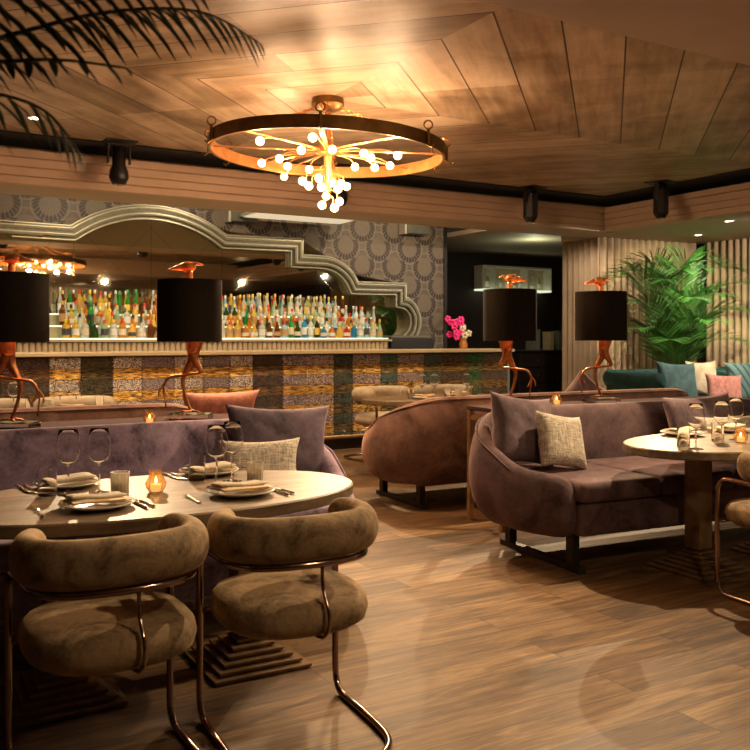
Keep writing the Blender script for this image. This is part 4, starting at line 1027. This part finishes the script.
# foreground palm, only its fronds reach into the picture
def cp(px, py, Y):  # a point at depth Y seen at the given place
    X = (px-375)/FPX*Y; return Vector((X*CT+Y*ST, -X*ST+Y*CT, EYE+(337-py)/FPX*Y))
pb = cp(-300, 700, 1.65); pb.z = 0
def rel(*ps): return [Vector((0, 0, .5)), (cp(*ps[0])-pb)*.55+Vector((0, 0, .35))]+[cp(*p)-pb for p in ps]
fg = [rel((-120, 75, 1.7), (0, 38, 1.7), (110, 12, 1.7), (200, 12, 1.7), (258, 42, 1.7)), rel((-90, 70, 1.55), (0, 62, 1.55), (60, 60, 1.5), (125, 68, 1.5)),
      rel((-130, 60, 1.5), (-20, -8, 1.5), (90, -30, 1.5), (190, -22, 1.5)), rel((-110, 110, 1.6), (-30, 92, 1.6), (40, 108, 1.6), (78, 150, 1.6))]
t = thing('potted_palm', 'dark palm standing left of the camera, its fronds crossing the top left corner', 'palm', tuple(pb))
link('pot', lathe(bmesh.new(), [(0, 0), (.18, 0), (.24, .5), (.21, .5), (.2, .46), (0, .46)], 32), M['pot'], t, smooth=True, auto=.6)
link('soil', lathe(bmesh.new(), [(0, .465), (.205, .465)], 24, cap0=False, cap1=False), M['soil'], t)
for k, pts in enumerate(fg):
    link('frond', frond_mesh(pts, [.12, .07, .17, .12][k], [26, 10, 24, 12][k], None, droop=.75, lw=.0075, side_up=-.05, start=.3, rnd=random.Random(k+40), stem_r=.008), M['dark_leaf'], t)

# ------------------------------------------------------------------ flower vase on the bar, passage furniture
fv = thing('flower_vase', 'magenta and white orchid arrangement standing on the bar', 'flowers', (7.0, 9.75, 1.201))
link('vase', lathe(bmesh.new(), [(0, 0), (.05, 0), (.06, .06), (.04, .12), (.05, .15), (.045, .15), (.03, .12), (0, .10)], 20), M['gilt'], fv, smooth=True)
rf = random.Random(5)
for k in range(16):
    w = k >= 12; c = camr*(rf.uniform(-.22, -.02) if not w else rf.uniform(-.02, .08))+camf*rf.uniform(-.06, .06)+Vector((0, 0, rf.uniform(.16, .42) if not w else rf.uniform(.15, .35)))
    bm = bmesh.new()
    for q in range(5):
        a = q*2*PI/5+k; sphere(bm, c+camr*.028*math.cos(a)+Vector((0, 0, .028*math.sin(a)))-camf*.01, .024, 8, 6, (1, .5, 1))
    link('bloom', bm, M['petal_white'] if w else M['magenta'], fv, smooth=True)
    link('stalk', T(smoothpath([(0, 0, .12), tuple(c*.5+Vector((0, 0, .06))), tuple(c)], 3), .003, 5), M['stem'], fv)
gl = thing('wall_display_shelf', 'lit glass fronted display of bottles high on the dark passage wall', 'shelf', (10.85, 13.3, 2.28))
link('back_panel', B(-.85, .85, .24, .28, 0, .42), M['fluted'], gl); link('shelf_board', B(-.85, .85, 0, .28, -.03, 0), M['shelf_glass'], gl); link('top_board', B(-.85, .85, 0, .28, .42, .45), M['white_edge'], gl)
for x in (-.85, -.55, .25, .85): link('divider', B(x-.008, x+.008, 0, .26, 0, .42), M['white_edge'], gl)
for k in range(9):
    mk_bottle(['tall', 'flask', 'slim'][k % 3], 'clear' if k % 2 else 'pale green', 'silver', 'white', 10.2+k*.16, 13.42, 2.2805, f'clear pale bottle in the passage display, {ordw(k, 9)}', 'bottles in the passage display')
dc = thing('drawer_cabinet', 'tall dark drawer cabinet in the passage right of the bar', 'cabinet', (10.6, 11.6, 0))
link('body', B(-1.1, 1.3, .02, .5, 0, 1.10), M['blackwood'], dc); link('cabinet_top', B(-1.12, 1.32, -.02, .52, 1.10, 1.13), M['black'], dc)
for i in range(3):
    for j in range(4):
        dr = link('drawer', B(-1.08+i*.8, -1.08+i*.8+.77, -.005, .02, .06+j*.26, .30+j*.26, bev=.004), M['blackwood'], dc); kb = bmesh.new(); sphere(kb, (-1.08+i*.8+.385, -.02, .18+j*.26), .014, 10, 8); link('knob', kb, M['steel'], dr)
for k, (x, w, h_, mt, lab) in enumerate([(10.0, .16, .34, 'grey_metal', 'grey upright box'), (10.35, .09, .30, 'fluted', 'beige binder'), (10.55, .08, .32, 'grey_metal', 'slim grey binder'), (11.0, .30, .26, 'fluted', 'pale wide box')]):
    t = thing('storage_box', lab+' on the dark drawer cabinet in the passage', 'box', (x, 11.85, 1.131)); link('box_body', B(-w/2, w/2, -.1, .1, 0, h_, bev=.004), M[mt], t); link('box_lid', B(-w/2-.004, w/2+.004, -.104, .104, h_, h_+.02), M[mt], t)

# ------------------------------------------------------------------ lights
W0 = bpy.data.worlds.new('world'); S.world = W0; W0.use_nodes = True
W0.node_tree.nodes['Background'].inputs[0].default_value = (1, .75, .5, 1); W0.node_tree.nodes['Background'].inputs[1].default_value = .02
WARM = (1, .60, .28); MID = (1, .70, .40); NEU = (1, .82, .66)
def spot(loc, target, energy, angle, col=MID, blend=.15, rad_=.02, name='spot'):
    d = bpy.data.lights.new(name, 'SPOT'); d.energy = energy; d.spot_size = math.radians(angle); d.spot_blend = blend; d.color = col; d.shadow_soft_size = rad_
    o = bpy.data.objects.new(name, d); COL.objects.link(o); o.location = loc
    o.rotation_euler = (Vector(target)-Vector(loc)).to_track_quat('-Z', 'Y').to_euler(); return o
def point(loc, energy, col=WARM, r=.04):
    d = bpy.data.lights.new('point', 'POINT'); d.energy = energy; d.color = col; d.shadow_soft_size = r
    o = bpy.data.objects.new('point', d); COL.objects.link(o); o.location = loc; return o
def area(loc, target, energy, sx, sy, col=MID):
    d = bpy.data.lights.new('area', 'AREA'); d.shape = 'RECTANGLE'; d.size = sx; d.size_y = sy; d.energy = energy; d.color = col
    o = bpy.data.objects.new('area', d); COL.objects.link(o); o.location = loc
    o.rotation_euler = (Vector(target)-Vector(loc)).to_track_quat('-Z', 'Y').to_euler(); return o
# chandelier
for k in (0, 3, 7, 11, 14, 18, 23, 24): point(Vector((CS, CTc, 3.15))+bulb_pos[k]+Vector((0, 0, -.11)), 22, (1, .62, .34), .035)
# ceiling spots
spot((5.0, 3.8, 3.12), (3.2, 3.1, 0), 480, 74, MID, .08)
spot((2.9, 3.3, 3.1), (1.2, 3.6, .5), 160, 85, MID, .3)
spot((1.94, 8.1, 2.70), (1.0, 4.4, .6), 420, 55, MID, .3)
spot((4.22, 8.1, 2.72), (2.9, 4.6, .0), 300, 60, MID, .2)
spot((6.8, 8.1, 2.68), (4.3, 4.0, .5), 420, 60, MID, .2)
spot((7.88, 7.08, 2.68), (4.6, 3.6, .7), 420, 50, MID, .2)
spot((4.4, 7.3, 3.1), (4.0, 6.3, .3), 260, 95, WARM, .3)
spot((1.6, 6.9, 3.1), (1.3, 7.2, .3), 160, 100, MID, .3)
for x in (-.4, 1.2, 2.6, 4.0, 5.4, 6.9): spot((x, 8.75, 2.775), (x, 9.5, .5), 180, 95, (1, .7, .42), .5)
for x in (2.3, 4.0, 6.0, 7.4): spot((x, 9.7, 3.25), (x, 11.7, 2.2), 70, 110, (1, .76, .50), .6)
# added fill spots out of view, brightening the sides that face the camera
for x, y in ((2.2, .6), (5.6, 1.0), (8.6, 2.6)): spot((x, y, 2.75), (x+.2, y+2.6, 0), 85, 150, MID, .8, .06)
for x in (2.2, 3.3, 4.4, 5.5): spot((x, 9.9, 3.2), (x, 11.1, 1.55), 60, 60, (1, .84, .58), .6)
spot((9.93, 8.2, 2.75), (9.8, 8.3, 1.4), 35, 110, (1, .97, .66), .5)
spot((8.9, 6.4, 2.75), (9.7, 8.3, 1.7), 380, 60, (1, .93, .55), .5)
spot((7.9, 8.4, 2.75), (8.95, 9.4, 1.5), 110, 80, NEU, .6)  # added spot to brighten the curtain return
spot((5.5, -.6, 2.75), (5.5, -2.5, 1.3), 160, 110, NEU, .6)  # added wash on the near curtain, for its look in the mirror
spot((8.5, -.6, 2.75), (8.5, -2.5, 1.3), 160, 110, NEU, .6)  # second added wash on the near curtain
spot((9.06, 7.08, 2.75), (9.3, 8.1, .9), 150, 100, NEU, .5)
spot((9.3, 5.6, 2.75), (9.9, 8.9, 1.6), 420, 90, NEU, .6)
for x, y in ((.66, 5.22), (1.69, 5.25), (4.10, 5.12), (4.92, 5.02)): point((x+.07, y+.05, 1.50), 5, WARM, .03)
point((9.5, 11.2, 2.7), 14, (.8, .9, .6), .1)

# ------------------------------------------------------------------ camera
cd = bpy.data.cameras.new('camera'); cam = bpy.data.objects.new('camera', cd); COL.objects.link(cam); S.camera = cam
cam.location = (0, 0, EYE); cam.rotation_euler = (PI/2, 0, -TH)
cd.sensor_width = 36; cd.lens = FPX/750*36; cd.shift_y = -(375-337)/750; cd.clip_start = .05
cd.dof.use_dof = True; cd.dof.focus_distance = 4.6; cd.dof.aperture_fstop = 5.6
S.view_settings.view_transform = 'Standard'; S.view_settings.look = 'None'; S.view_settings.gamma = 1; S.view_settings.use_curve_mapping = False
S.view_settings.exposure = 0.0
